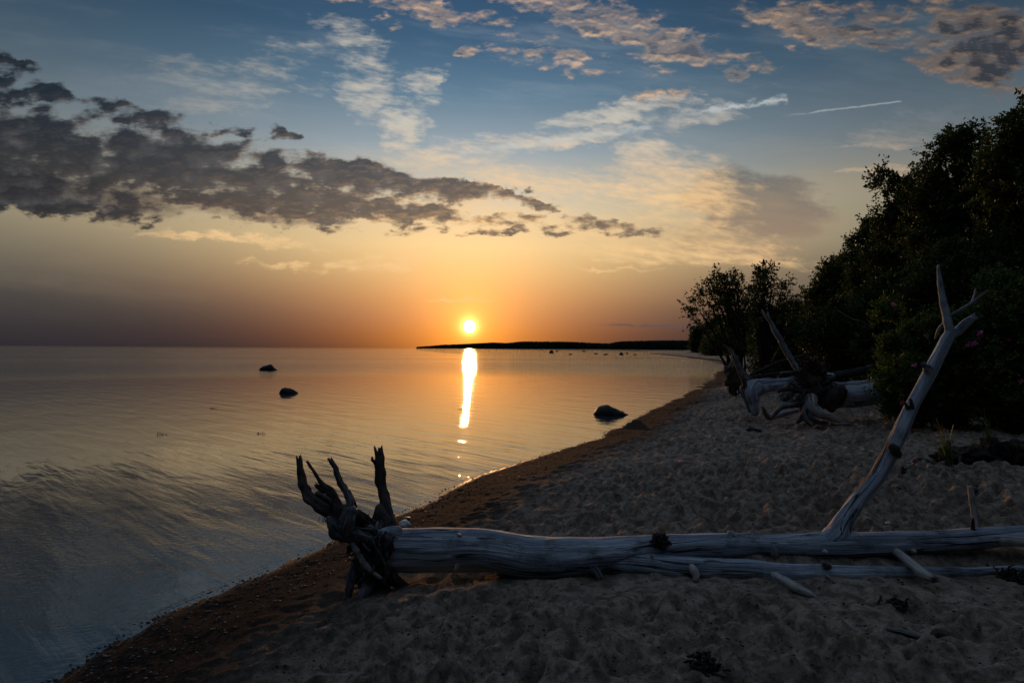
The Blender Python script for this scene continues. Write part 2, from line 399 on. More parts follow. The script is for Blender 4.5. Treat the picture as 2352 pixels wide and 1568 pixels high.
def mat_simple(name, c0, c1, scale=8, rough=.8, bd=.01, spec=.3):
    m, nt, p = material(name)
    f = nt.noise(objco(nt), scale, 6, .65)
    nt.put(p.inputs['Base Color'], nt.mix(nt.smooth(f, .35, .65), (*c0, 1), (*c1, 1)))
    p.inputs['Roughness'].default_value = rough; p.inputs['Specular IOR Level'].default_value = spec
    bump(nt, p, f, bd, .8); return m
M = dict(sand=mat_sand(), water=mat_water(),
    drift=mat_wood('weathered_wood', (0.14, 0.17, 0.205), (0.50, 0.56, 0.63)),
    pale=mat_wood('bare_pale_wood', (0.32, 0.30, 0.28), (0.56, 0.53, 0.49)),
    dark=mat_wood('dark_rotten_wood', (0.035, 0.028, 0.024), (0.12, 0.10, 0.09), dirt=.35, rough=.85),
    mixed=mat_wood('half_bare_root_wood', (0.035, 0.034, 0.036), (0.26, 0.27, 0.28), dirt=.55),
    bark=mat_wood('tree_bark', (0.02, 0.018, 0.015), (0.06, 0.052, 0.045), dirt=.2, rough=.9),
    leaf=mat_leaf('tree_leaves', (0.018, 0.031, 0.010), (0.062, 0.098, 0.022)),
    rose=mat_leaf('rose_leaves', (0.030, 0.056, 0.014), (0.13, 0.19, 0.042)),
    petal=mat_leaf('pink_petals', (0.55, 0.10, 0.30), (0.75, 0.25, 0.45), .3),
    grass=mat_leaf('beach_grass', (0.05, 0.075, 0.02), (0.12, 0.15, 0.045), .3),
    straw=mat_leaf('dry_grass', (0.14, 0.06, 0.03), (0.26, 0.14, 0.07), .3),
    rock=mat_simple('wet_boulder_stone', (0.010, 0.010, 0.010), (0.028, 0.027, 0.026), 6, .6, .02, .15),
    pebble=mat_simple('beach_pebbles', (0.02, 0.018, 0.017), (0.10, 0.09, 0.08), 3, .4, .005, .5),
    white=mat_simple('pale_stone', (0.40, 0.38, 0.36), (0.62, 0.60, 0.57), 12, .7, .005),
    weed=mat_simple('dry_seaweed', (0.008, 0.007, 0.006), (0.03, 0.022, 0.016), 20, .8, .005),
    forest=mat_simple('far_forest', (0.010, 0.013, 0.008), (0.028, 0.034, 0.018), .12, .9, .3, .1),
    peat=mat_simple('dark_peat', (0.010, 0.008, 0.007), (0.045, 0.035, 0.028), 9, .95, .03, .1))

# ------------------------------------------------------------------ beach sheet
def craters(x, y, s, depth, seed, stretch=1.0, prob=1.0):
    h = np.zeros_like(x); gx = x / s; gy = y / s
    ix = np.floor(gx).astype(np.int64); iy = np.floor(gy).astype(np.int64)
    for a in (-1, 0, 1):
        for b in (-1, 0, 1):
            jx, jy = ix + a, iy + b
            r1, r2, r3, r4 = (_h(jx, jy, k, seed) for k in (1, 2, 3, 4))
            px_, py_ = jx + .15 + .7 * r1, jy + .15 + .7 * r2
            an = r3 * math.pi; ca, sa = np.cos(an), np.sin(an)
            u = (gx - px_) * ca + (gy - py_) * sa; v = -(gx - px_) * sa + (gy - py_) * ca
            rad = .30 + .30 * r4
            q = np.sqrt((u / (rad * (1.0 + .5 * stretch))) ** 2 + (v / rad) ** 2)
            pit = -np.exp(-(q * 1.25) ** 4) + .42 * np.exp(-((q - 1.12) / .28) ** 2)
            h += pit * (r3 * 7.77 % 1.0 < prob) * (.5 + r4) * depth
    return h
LOGS = [((-.9, 4.25), (.9, 4.15)), ((.9, 4.1), (4.6, 3.95)), ((.6, 3.95), (4.4, 3.75)), ((1.7, 3.8), (1.95, 3.5)), ((2.6, 3.9), (2.75, 3.5))]
def make_beach():
    rad = np.concatenate([[0.02, .3, .6, .9], np.geomspace(1.15, 26, 860), np.geomspace(26.3, 120, 240)[0:], np.geomspace(122, 3000, 180)])
    a = np.concatenate([np.linspace(-56, 56, 1180), np.linspace(57.5, 302.5, 120)])
    A, RR = np.meshgrid(np.radians(a), rad)
    x = RR * np.sin(A); y = RR * np.cos(A)
    sh = x.shape; x = x.ravel(); y = y.ravel()
    d, dn = shored(x, y)
    z = profile(dn)
    m = (d > -1.0) & (np.hypot(x, y) < 130)
    xx, yy, dd = x[m], y[m], dn[m]
    amp = np.clip((dd - .7) / 1.3, 0, 1) * np.clip(1.05 + 1.1 * fbm2(xx * .45, yy * .45, 2, 77), .45, 1.5)
    wx = xx + .12 * fbm2(xx * 2, yy * 2, 2, 40); wy = yy + .12 * fbm2(xx * 2 + 9, yy * 2, 2, 41)
    rid = 1 - np.abs(fbm2(wx * 3.2, wy * 3.2, 3, 21)) * 3.6
    lg = np.full(xx.shape, 9.0)
    for (ax, ay), (bx, by) in LOGS:
        ex, ey = bx - ax, by - ay; t = np.clip(((xx - ax) * ex + (yy - ay) * ey) / (ex * ex + ey * ey), 0, 1)
        lg = np.minimum(lg, np.hypot(xx - ax - t * ex, yy - ay - t * ey))
    z[m] += .095 * np.exp(-((yy - np.interp(xx, [.9, 4.6], [4.20, 4.05])) / .20) ** 2) * np.clip((xx - .7) / .5, 0, 1) * np.clip((6 - xx) / .8, 0, 1)
    amp = amp * np.clip((lg - .12) / .35, .22, 1)
    hz = craters(wx, wy, .34, .038, 5, .8, .75) + craters(wx + 3.3, wy + 1.7, .19, .026, 9, .8, .75) + .030 * rid + .10 * fbm2(xx * .9, yy * .9, 2, 31) * .6
    hz += .030 * fbm2(xx * 8, yy * 8, 5, 11, .62) + .028 * (.22 - np.abs(fbm2(xx * 8.5 + 3, yy * 8.5, 4, 17, .6))) + .006 * np.maximum(fbm2(xx * 22, yy * 22, 3, 14, .6), 0) * 2
    hw = .014 * fbm2(xx * 3, yy * 3, 3, 51) + .010 * np.maximum(fbm2(xx * 16, yy * 16, 3, 61, .6), 0)
    z[m] += hz * amp + hw * (1 - amp) * np.clip((dd + .3) / .4, 0, 1)
    z += np.where((d > 12), 1, 0) * .25 * fbm2(x * .3, y * .3, 3, 71) * np.clip((d - 12) / 6, 0, 1)
    V = np.stack([x, y, z], 1)
    nr, nc = sh
    i = np.arange(nr - 1)[:, None] * nc + np.arange(nc)[None, :]
    j = np.arange(nr - 1)[:, None] * nc + (np.arange(nc)[None, :] + 1) % nc
    Fq = np.stack([i, i + nc, j + nc, j], -1).reshape(-1, 4)
    o = mesh_np('beach', V, Fq, M['sand'], attrs={'shore': ('FLOAT', dn)})
    tag(o, kind='structure')
make_beach()

def make_water():
    rad = np.concatenate([[1.0], np.geomspace(2.2, 16, 620), np.geomspace(16.3, 40000, 170)])
    a = np.radians(np.concatenate([np.linspace(-50, 26, 900), np.linspace(28, 308, 120)]))
    A, RR = np.meshgrid(a, rad); x = (RR * np.sin(A)).ravel(); y = (RR * np.cos(A)).ravel()
    z = np.zeros_like(x); m = (np.hypot(x, y) < 40)
    dn = shored(x[m], y[m])[1] + .10 * fbm2(x[m] * 1.1, y[m] * 1.1, 3, 91)
    k = np.clip(np.hypot(x[m], y[m]) / 5, 1, 4)
    z[m] = .0012 * np.exp(-((dn + .12 * k ** .3) / (.022 * k)) ** 2) * np.clip(.6 + 1.6 * fbm2(x[m] * .8, y[m] * .8, 2, 93), 0, 1.3)
    z[m] += .0008 * fbm2(x[m] * 9, y[m] * 9, 2, 95) * np.exp(-(dn / .4) ** 2)
    V = np.stack([x, y, z], 1); nr, nc = A.shape
    i = np.arange(nr - 1)[:, None] * nc + np.arange(nc)[None, :]
    j = np.arange(nr - 1)[:, None] * nc + (np.arange(nc)[None, :] + 1) % nc
    o = mesh_np('sea_water', V, np.stack([i, i + nc, j + nc, j], -1).reshape(-1, 4), M['water'])
    tag(o, kind='structure')
make_water()

# ------------------------------------------------------------------ shape builders
class MB:
    def __init__(s): s.V = []; s.G = []; s.F = []; s.n = 0
    def add(s, V, G_, Fq):
        s.V.append(np.asarray(V, float)); s.G.append(np.asarray(G_, float)); s.F.append(np.asarray(Fq, int) + s.n); s.n += len(V)
    def tube(s, pts, rad, seg=12, cap0='round', cap1='round', lump=.12, sub=6, freq=1.0):
        P = np.array([tuple(p) for p in pts], float); r = np.array(rad, float)
        # catmull rom
        m = len(P); out = []; ro = []
        E = np.vstack([2 * P[0] - P[1], P, 2 * P[-1] - P[-2]]); re = np.concatenate([[r[0]], r, [r[-1]]])
        for i in range(m - 1):
            p0, p1, p2, p3 = E[i:i + 4]
            for k in range(sub):
                t = k / sub
                out.append(.5 * ((2 * p1) + (-p0 + p2) * t + (2 * p0 - 5 * p1 + 4 * p2 - p3) * t * t + (-p0 + 3 * p1 - 3 * p2 + p3) * t ** 3))
                ro.append(re[i + 1] * (1 - t) + re[i + 2] * t)
        out.append(P[-1]); ro.append(r[-1]); P = np.array(out); r = np.array(ro)
        T = np.gradient(P, axis=0); T /= np.linalg.norm(T, axis=1)[:, None] + 1e-9
        up = np.array([0, 0, 1.0]) if abs(T[0][2]) < .9 else np.array([0, 1.0, 0])
        N = np.zeros_like(T); v = np.cross(T[0], up); v /= np.linalg.norm(v); N[0] = v
        for i in range(1, len(T)):
            v = N[i - 1] - T[i] * np.dot(N[i - 1], T[i]); N[i] = v / (np.linalg.norm(v) + 1e-9)
        B = np.cross(T, N)
        sarc = np.concatenate([[0], np.cumsum(np.linalg.norm(np.diff(P, axis=0), axis=1))])
        off = rng.random(3) * 20
        th = np.linspace(0, 2 * math.pi, seg, endpoint=False)
        ct, sn = np.cos(th)[None, :], np.sin(th)[None, :]
        rm = r.mean(); f = freq / max(rm, .01)
        nz = vn(ct * 1.3 + off[0] + 0 * sarc[:, None], sn * 1.3 + off[1] + 0 * sarc[:, None], sarc[:, None] * f * .55 + off[2], 3)
        nz2 = vn(ct * 3.2 + off[1] + 0 * sarc[:, None], sn * 3.2 + off[0] + 0 * sarc[:, None], sarc[:, None] * f * .8 + off[2], 5)
        rr = r[:, None] * (1 + lump * 2 * nz + lump * .9 * nz2)
        V = P[:, None, :] + N[:, None, :] * (ct * rr)[..., None] + B[:, None, :] * (sn * rr)[..., None]
        Gc = np.stack([ct * rr + off[0], sn * rr + off[1], sarc[:, None] + 0 * rr + off[2]], -1)
        nr = len(P)
        for cap, e, sg in ((cap0, 0, -1), (cap1, nr - 1, 1)):
            if cap == 'broken': V[e] += T[e] * sg * (r[e] * (rng.random(seg) * 2.2 - .3))[:, None]
        V = list(V.reshape(-1, 3)); Gc = list(Gc.reshape(-1, 3)); Fq = []
        for i in range(nr - 1):
            for k in range(seg):
                a = i * seg + k; b = i * seg + (k + 1) % seg
                Fq.append((a, b, b + seg, a + seg))
        for cap, e, sg in ((cap0, 0, -1), (cap1, nr - 1, 1)):
            base = e * seg; ring = [base + k for k in range(seg)]
            if cap == 'round':
                for q, (sc, ad) in enumerate(((.82, .35), (.45, .62))):
                    new = []
                    for k in range(seg):
                        vtx = P[e] + (V[base + k] - P[e]) * sc + T[e] * sg * r[e] * ad
                        new.append(len(V)); V.append(vtx); Gc.append(Gc[base + k] * np.array([1, 1, 1]) + np.array([0, 0, ad * r[e]]))
                    for k in range(seg):
                        a, b, c_, d_ = ring[k], ring[(k + 1) % seg], new[(k + 1) % seg], new[k]
                        Fq.append((a, b, c_, d_) if sg > 0 else (b, a, d_, c_))
                    ring = new
                tip = P[e] + T[e] * sg * r[e] * .7
            else: tip = P[e] - T[e] * sg * r[e] * (.4 if cap == 'broken' else -.02)
            ci = len(V); V.append(tip); Gc.append(Gc[base] + np.array([.03, .02, 0.1]))
            for k in range(seg):
                a, b = ring[k], ring[(k + 1) % seg]
                Fq.append((a, b, ci, ci) if sg > 0 else (b, a, ci, ci))
        s.add(V, Gc, Fq); return s
    def blob(s, c, rad, lump=.25, freq=1.6, nu=28, nv=18, rot=0.0, seed=None):
        seed = int(rng.integers(1, 9999)) if seed is None else seed
        u = np.linspace(0, 2 * math.pi, nu, endpoint=False); v = np.linspace(0.001, math.pi - .001, nv)
        Uu, Vv_ = np.meshgrid(u, v); x = np.sin(Vv_) * np.cos(Uu); y = np.sin(Vv_) * np.sin(Uu); z = np.cos(Vv_)
        k = 1 + lump * 2 * vn(x * freq + 5, y * freq + 3, z * freq + seed % 17, seed) + lump * .8 * vn(x * freq * 2.7, y * freq * 2.7, z * freq * 2.7, seed + 1)
        X_, Y_, Z_ = x * k * rad[0], y * k * rad[1], z * k * rad[2]
        cr, sr = math.cos(rot), math.sin(rot)
        V = np.stack([X_ * cr - Y_ * sr + c[0], X_ * sr + Y_ * cr + c[1], Z_ + c[2]], -1).reshape(-1, 3)
        Fq = []
        for i in range(nv - 1):
            for j in range(nu):
                a = i * nu + j; b = i * nu + (j + 1) % nu; Fq.append((a, a + nu, b + nu, b))
        s.add(V, V - np.array(c), Fq); return s
    def build(s, name, mat, parent=None, smooth=True):
        V = np.concatenate(s.V); Gc = np.concatenate(s.G); Fq = np.concatenate(s.F)
        me = bpy.data.meshes.new(name)
        faces = [tuple(dict.fromkeys(f)) for f in Fq.tolist()]
        me.from_pydata(V.tolist(), [], faces)
        me.polygons.foreach_set('use_smooth', np.full(len(faces), smooth))
        a = me.attributes.new('grain', 'FLOAT_VECTOR', 'POINT'); a.data.foreach_set('vector', Gc.astype(np.float32).ravel())
        me.materials.append(mat); me.update()
        o = bpy.data.objects.new(name, me); C.objects.link(o)
        if parent is not None:
            o.parent = parent; o.matrix_parent_inverse = Matrix.Translation(parent.location).inverted()
        return o

def zoomer(x0, y0, sc):
    return lambda zx, zy: ((x0 + zx / sc) / 1.7415, (y0 + zy / sc) / 1.7415)
Z1 = zoomer(1100, 1700, 1.96); Z2 = zoomer(2100, 1900, 2.352); Z3 = zoomer(3000, 1900, 2.146)
Z4 = zoomer(2600, 1000, 2.091); Z5 = zoomer(3300, 900, 1.568); Z7 = zoomer(3550, 1550, 3.136); Z8 = zoomer(1800, 1300, 2.352)
SC = {Z1: 1.96, Z2: 2.352, Z3: 2.146, Z4: 2.091, Z5: 1.568, Z7: 3.136, Z8: 2.352}
def path(items, seg=12, mb=None, **kw):
    """items: (zoomer, x, y, radius, depth) read in that enlargement's pixels"""
    P = []; r = []
    for z, x, y, rd, Y in items:
        P.append(at(*z(x, y), Y)); r.append(rd / SC[z] / 1.7415 * Y / F)
    mb = mb or MB(); mb.tube(P, r, seg, **kw); return mb
def zp(z, lst): return [(z, *l) for l in lst]

# ------------------------------------------------------------------ the big fallen tree in front
base = at(*Z1(900, 1150), 4.25)
big = empty('fallen_tree', (base.x, base.y, ground(base.x, base.y)), 'long silvery fallen trunk with upturned roots lying across the near beach', 'fallen tree')
path(zp(Z1, [(700, 985, 110, 4.30), (860, 975, 150, 4.30), (1000, 975, 160, 4.28), (1300, 975, 158, 4.25), (1700, 985, 158, 4.22)]) +
     zp(Z2, [(60, 775, 195, 4.2), (500, 765, 186, 4.16), (900, 740, 160, 4.14), (1250, 700, 128, 4.14), (1550, 675, 116, 4.14), (1930, 665, 122, 4.13)]) +
     zp(Z3, [(0, 600, 100, 4.12), (300, 602, 100, 4.1), (600, 600, 112, 4.08), (850, 598, 108, 4.06), (1300, 585, 98, 4.04), (1700, 562, 92, 4.0), (2000, 540, 88, 3.98), (2352, 510, 76, 3.95), (2800, 480, 70, 3.9), (3400, 450, 55, 3.85)]),
     seg=56, lump=.075, sub=12, freq=.8).build('trunk', M['drift'], big)
path(zp(Z2, [(700, 830, 100, 4.12), (1150, 850, 112, 4.04), (1550, 885, 112, 3.96), (1900, 890, 100, 3.92), (2250, 905, 94, 3.9)]) +
     zp(Z3, [(150, 835, 86, 3.88), (500, 845, 80, 3.86), (900, 845, 68, 3.84), (1300, 842, 58, 3.82), (1800, 832, 42, 3.8), (2352, 810, 36, 3.78), (3000, 790, 28, 3.75)]),
     seg=28, lump=.07, sub=8, freq=.6).build('lower_limb', M['drift'], big)
path(zp(Z3, [(560, 605, 80, 4.07), (655, 585, 96, 4.07), (740, 520, 100, 4.08), (785, 430, 82, 4.1), (850, 325, 69, 4.12), (930, 210, 62, 4.15), (1060, 60, 60, 4.18)]) +
     zp(Z5, [(385, 1480, 47, 4.22), (447, 1350, 44, 4.25), (496, 1240, 41, 4.28), (552, 1120, 38, 4.32), (618, 1000, 37, 4.35), (676, 890, 38, 4.38), (735, 775, 34, 4.4), (782, 690, 34, 4.42), (835, 662, 27, 4.42), (885, 615, 25, 4.4), (932, 580, 18, 4.38)]),
     seg=28, cap1='broken', lump=.08, sub=8, freq=.6).build('upright_branch', M['drift'], big)
br = path(zp(Z5, [(785, 700, 28, 4.42), (768, 600, 25, 4.43), (745, 500, 22, 4.45), (733, 440, 18, 4.46), (720, 350, 15, 4.47), (710, 258, 7, 4.5)]), seg=14, cap1='broken', lump=.12).build('branch', M['drift'], big)
mb = path(zp(Z5, [(765, 590, 8, 4.44), (800, 560, 10, 4.4), (850, 532, 10, 4.36), (915, 492, 11, 4.3), (965, 452, 8, 4.26), (1022, 408, 3, 4.2)]), seg=8)
path(zp(Z5, [(920, 490, 7, 4.3), (935, 445, 6, 4.3), (947, 398, 4, 4.3)]), 8, mb).build('branch', M['drift'], big)
path(zp(Z5, [(750, 610, 10, 4.44), (715, 655, 10, 4.5), (692, 712, 6, 4.55)]), 8).build('branch', M['drift'], big)
path(zp(Z5, [(650, 930, 34, 4.36), (640, 890, 22, 4.33), (625, 880, 17, 4.3)]), 12, cap1='broken').build('stub', M['drift'], big)
mb = path(zp(Z5, [(545, 1150, 16, 4.28), (540, 1110, 11, 4.25), (536, 1095, 9, 4.22)]), 10)
path(zp(Z5, [(520, 1150, 14, 4.28), (505, 1120, 7, 4.27), (495, 1098, 3, 4.27)]), 8, mb).build('stub', M['dark'], big)
path(zp(Z5, [(455, 1440, 26, 4.22 - .03), (430, 1400, 30, 4.2 - .04), (420, 1385, 22, 4.19 - .04)]), 12, lump=.25).build('knot', M['dark'], big)
path(zp(Z3, [(1945, 520, 34, 4.0), (1938, 430, 30, 4.02), (1925, 320, 27, 4.04), (1905, 190, 26, 4.05), (1888, 100, 18, 4.05)]), 12, cap1='round', lump=.08).build('stick_stub', M['pale'], big)
path(zp(Z3, [(1915, 480, 18, 3.97), (1912, 420, 16, 3.98), (1912, 375, 10, 3.98)]), 8, cap1='broken').build('stub', M['dark'], big)
path(zp(Z3, [(1230, 640, 34, 4.0), (1300, 690, 34, 3.9), (1400, 770, 38, 3.75), (1480, 840, 44, 3.65), (1560, 885, 30, 3.58)]), 14, cap1='broken', lump=.12).build('stick_stub', M['pale'], big)
path(zp(Z3, [(190, 860, 40, 3.84), (300, 910, 42, 3.72), (400, 965, 38, 3.62), (500, 1015, 32, 3.56), (570, 1050, 16, 3.54)]), 14, cap1='broken', lump=.14).build('stick_stub', M['pale'], big)
path(zp(Z3, [(2060, 560, 40, 3.98), (2200, 560, 48, 3.9), (2352, 570, 46, 3.82), (2700, 585, 40, 3.7)]), 16, lump=.07).build('stick_stub', M['pale'], big)
path(zp(Z2, [(1560, 850, 30, 3.93), (1585, 890, 36, 3.85), (1610, 940, 34, 3.82), (1600, 985, 24, 3.81)]), 14, cap1='round', lump=.2).build('stub', M['pale'], big)
mb = MB(); mb.blob(at(*Z2(1272, 610), 4.06), (.055, .05, .05), .6, 3.5, 40, 30)
for k in range(9):
    x = 1225 + rng.random() * 100
    path(zp(Z2, [(x, 620, 14, 4.05), (x + rng.normal() * 12, 585, 10, 4.04), (x + rng.normal() * 22, 555 + rng.random() * 40, 3, 4.02)]), 7, mb, lump=.5, sub=4)
mb.build('knot', M['dark'], big)
path(zp(Z2, [(1945, 650, 70, 4.11), (1945, 590, 55, 4.11), (1935, 545, 36, 4.11)]), 14, lump=.22).build('knot', M['drift'], big)
path(zp(Z3, [(215, 680, 34, 4.04), (210, 650, 30, 3.99), (195, 615, 12, 3.97)]), 10, lump=.3, cap1='broken').build('knot', M['pale'], big)
path(zp(Z3, [(670, 790, 30, 3.84), (645, 765, 26, 3.81), (640, 748, 14, 3.8)]), 10, lump=.3).build('knot', M['mixed'], big)
for z, x, y, r, Y in ((Z2, 1190, 755, 16, 3.985), (Z3, 640, 655, 20, 3.96), (Z3, 660, 865, 12, 3.79), (Z1, 1440, 860, 16, 4.13), (Z3, 1400, 650, 22, 3.93), (Z3, 940, 515, 9, 3.97)):
    path([(z, x, y, r, Y), (z, x + 14, y + 4, r * .8, Y - .05), (z, x + 20, y + 8, r * .3, Y - .07)], 8).build('stub', M['pale'], big)
path(zp(Z2, [(640, 860, 60, 4.05), (690, 930, 36, 4.0), (740, 1040, 40, 4.0), (765, 1110, 18, 4.02)]), 12, lump=.25).build('stub', M['mixed'], big)
path(zp(Z1, [(1445, 1060, 24, 4.13), (1425, 1110, 20, 4.1), (1415, 1140, 12, 4.09)]), 8).build('stub', M['pale'], big)
path(zp(Z2, [(150, 1020, 14, 4.1), (300, 1010, 26, 4.05), (390, 960, 14, 4.05)]), 8, lump=.3).build('stub', M['dark'], big)
path(zp(Z2, [(350, 990, 20, 4.06), (345, 1040, 24, 4.04), (390, 1050, 14, 4.03)]), 8, lump=.3).build('stub', M['mixed'], big)
# root end
mb = MB()
mb.blob(at(*Z1(800, 1010), 4.32), (.14, .22, .27), .35, 2.2, 44, 30)
mb.blob(at(*Z1(760, 870), 4.3), (.15, .16, .12), .35, 2.4, 36, 24)
mb.blob(at(*Z1(790, 1180), 4.3), (.13, .17, .16), .4, 2.6, 36, 24)
for k in range(26):
    x = 700 + rng.random() * 230; y = 830 + rng.random() * 350; Y = 4.08 + rng.random() * .06
    path(zp(Z1, [(x, y, 12, Y), (x + rng.normal() * 25, y + 45, 14, Y - .02), (x + rng.normal() * 40, y + 110, 7, Y + .01)]), 6, mb, lump=.4, sub=4)
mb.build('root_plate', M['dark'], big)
root_specs = [
 ('dark', [(186, 262, 20, 4.5), (205, 390, 31, 4.46), (232, 490, 36, 4.42), (265, 560, 52, 4.38), (340, 620, 58, 4.34), (450, 690, 60, 4.32), (600, 780, 66, 4.3), (760, 870, 90, 4.3)], 'broken'),
 ('dark', [(254, 287, 11, 4.2), (310, 370, 12, 4.2), (372, 462, 17, 4.2), (430, 515, 36, 4.2), (480, 590, 38, 4.18), (500, 680, 42, 4.15), (540, 790, 60, 4.15)], 'broken'),
 ('dark', [(325, 470, 14, 4.19), (365, 500, 22, 4.2), (420, 520, 26, 4.2)], 'broken'),
 ('mixed', [(434, 272, 17, 4.1), (470, 330, 20, 4.1), (505, 430, 24, 4.1), (550, 510, 30, 4.1), (585, 600, 34, 4.08), (560, 700, 42, 4.06), (540, 800, 50, 4.08), (600, 880, 50, 4.12)], 'broken'),
 ('dark', [(640, 640, 8, 4.12), (600, 560, 20, 4.12), (570, 520, 22, 4.12)], 'round'),
 ('dark', [(812, 215, 34, 4.45), (822, 300, 41, 4.44), (826, 400, 42, 4.43), (838, 500, 46, 4.42), (862, 600, 50, 4.4), (888, 700, 55, 4.38), (915, 790, 62, 4.36), (930, 900, 80, 4.33)], 'broken'),
 ('dark', [(790, 300, 14, 4.42), (768, 275, 14, 4.4), (760, 250, 6, 4.4)], 'broken'),
 ('mixed', [(420, 725, 22, 4.1), (450, 790, 46, 4.07), (490, 850, 58, 4.08), (580, 880, 56, 4.1), (700, 890, 60, 4.18), (800, 940, 70, 4.25)], 'round'),
 ('mixed', [(600, 660, 50, 4.05), (580, 760, 52, 4.04), (560, 850, 40, 4.06)], 'round'),
 ('pale', [(600, 920, 22, 4.08), (660, 1020, 26, 4.05), (720, 1110, 27, 4.05), (830, 1200, 16, 4.08)], 'round'),
 ('mixed', [(650, 1020, 26, 4.22), (620, 1120, 42, 4.2), (595, 1230, 44, 4.16), (570, 1340, 34, 4.12), (556, 1425, 16, 4.1)], 'round'),
 ('mixed', [(770, 1150, 70, 4.2), (720, 1270, 66, 4.12), (680, 1370, 50, 4.06), (640, 1440, 34, 4.03)], 'round'),
 ('dark', [(740, 1050, 60, 4.2), (640, 960, 50, 4.15), (590, 960, 30, 4.12), (575, 1000, 16, 4.1)], 'round'),
 ('mixed', [(590, 835, 18, 4.06), (660, 850, 30, 4.05), (730, 880, 34, 4.06), (790, 930, 30, 4.1)], 'round'),
 ('mixed', [(800, 820, 12, 4.1), (806, 880, 20, 4.08), (800, 960, 24, 4.08), (830, 1040, 20, 4.09), (870, 1110, 12, 4.1)], 'round'),
 ('dark', [(640, 700, 50, 4.2), (740, 780, 60, 4.25), (840, 830, 50, 4.28), (930, 850, 40, 4.25)], 'round'),
 ('drift', [(960, 870, 90, 4.26), (880, 860, 70, 4.2), (800, 840, 36, 4.16), (740, 790, 16, 4.16)], 'round'),
 ('dark', [(850, 1080, 80, 4.2), (900, 1180, 66, 4.2), (1000, 1250, 40, 4.2), (1080, 1270, 18, 4.2)], 'round'),
 ('dark', [(330, 530, 22, 4.4), (400, 570, 30, 4.36), (480, 620, 34, 4.3), (540, 640, 30, 4.24)], 'round'),
]
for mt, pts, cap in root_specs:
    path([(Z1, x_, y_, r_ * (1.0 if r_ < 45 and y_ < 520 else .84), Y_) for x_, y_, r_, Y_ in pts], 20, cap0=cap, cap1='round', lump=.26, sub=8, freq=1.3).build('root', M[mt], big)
for k in range(22):
    x = 640 + rng.random() * 200; y = 760 + rng.random() * 400; Y = 4.08 + rng.random() * .1; an = math.pi * (.35 + .9 * rng.random()); l = 70 + rng.random() * 110; r0 = 9 + rng.random() * 9
    dx_, dy_ = math.cos(an) * l, math.sin(an) * l * .9; bend = rng.normal() * 26
    rb = path(zp(Z1, [(x, y, r0, Y), (x + dx_ * .35 + bend, y + dy_ * .35, r0 * .8, Y - .05), (x + dx_ * .7 + bend * .6, y + dy_ * .7, r0 * .55, Y - .07), (x + dx_, y + dy_, r0 * .2, Y - .06)]), 8, lump=.3, sub=5)
    path(zp(Z1, [(x + dx_ * .4 + bend, y + dy_ * .4, r0 * .6, Y - .055), (x + dx_ * .6 + bend + 24, y + dy_ * .6 + 10, r0 * .4, Y - .03), (x + dx_ * .75 + bend + 46, y + dy_ * .8, r0 * .15, Y - .02)]), 6, rb, lump=.3, sub=4)
    rb.build('root', M['mixed' if k % 3 else 'dark'], big)
mb = MB()
for k in range(40):
    cx_, cy_ = random.choice([(400, 730), (560, 880), (600, 930), (480, 900), (680, 1000)])
    x = cx_ + rng.normal() * 20; y = cy_ + rng.normal() * 12; Y = 4.03
    path(zp(Z1, [(x, y, 2.2, Y), (x + rng.normal() * 18, y + 14, 1.8, Y - .02), (x + rng.normal() * 26, y + 25 + rng.random() * 15, .8, Y)]), 4, mb, sub=3)
tag(mb.build('rootlets', M['dark'], big), kind='stuff')

def rock_profile(name, x0, x1, wl, tops, label, cat='rock', group=None, mat='rock', z=0.0, und=.3, depthf=.75):
    """boulder whose crest follows tops = [(fraction across, px above waterline)]"""
    c = G((x0 + x1) / 2, wl, z); Y = c.y; w = (x1 - x0) * Y / F
    root = MB(); nx, na = 36, 22; V = []
    seed = int(rng.integers(999))
    for i in range(nx):
        f = i / (nx - 1); t = min(max(f, .012), .988)
        hh = float(np.interp(t, [a for a, b in tops], [b for a, b in tops])) * Y / F
        dw = w * depthf * .5 * math.sqrt(max(1 - (2 * t - 1) ** 2, 0)) + .01
        for k in range(na):
            a = 2 * math.pi * k / na
            yy = math.cos(a) * dw; zz = math.sin(a); zz = (abs(zz) ** .8) * (hh if zz > 0 else -und * w * .6 * math.sqrt(max(1 - (2 * t - 1) ** 2, 0)))
            V.append((c.x + (f - .5) * w, Y + yy + dw * 0, z + zz))
    V = np.array(V); nz = vn(V[:, 0] * 5 / w, V[:, 1] * 5 / w, V[:, 2] * 5 / w, seed)
    V[:, 2] += nz * w * .08 + vn(V[:, 0] * 14 / w, V[:, 1] * 14 / w, V[:, 2] * 14 / w, seed + 1) * w * .035; V[:, 1] += nz * w * .06
    Fq = []
    for i in range(nx - 1):
        for k in range(na):
            a = i * na + k; b = i * na + (k + 1) % na; Fq.append((a, b, b + na, a + na))
    Fq += [(0, k, k + 1, k + 1) for k in range(1, na - 1)]; e = (nx - 1) * na
    Fq += [(e, e + k + 1, e + k, e + k) for k in range(1, na - 1)]
    root.add(V, V, Fq)
    return tag(root.build(name, M[mat]), label, cat, group)
rock_profile('boulder', 1364, 1442, 952, [(0, 0), (.03, 6), (.12, 16), (.28, 22), (.42, 22), (.6, 16), (.8, 8), (.93, 3), (1, 0)], 'largest boulder lying in shallow water beside the beach curve', group='boulders in the water')
rock_profile('boulder', 596, 635, 850, [(0, 0), (.1, 6), (.3, 10), (.55, 13), (.72, 12.5), (.88, 6), (1, 0)], 'round topped black boulder in the open water, farther of the two on the left', group='boulders in the water')
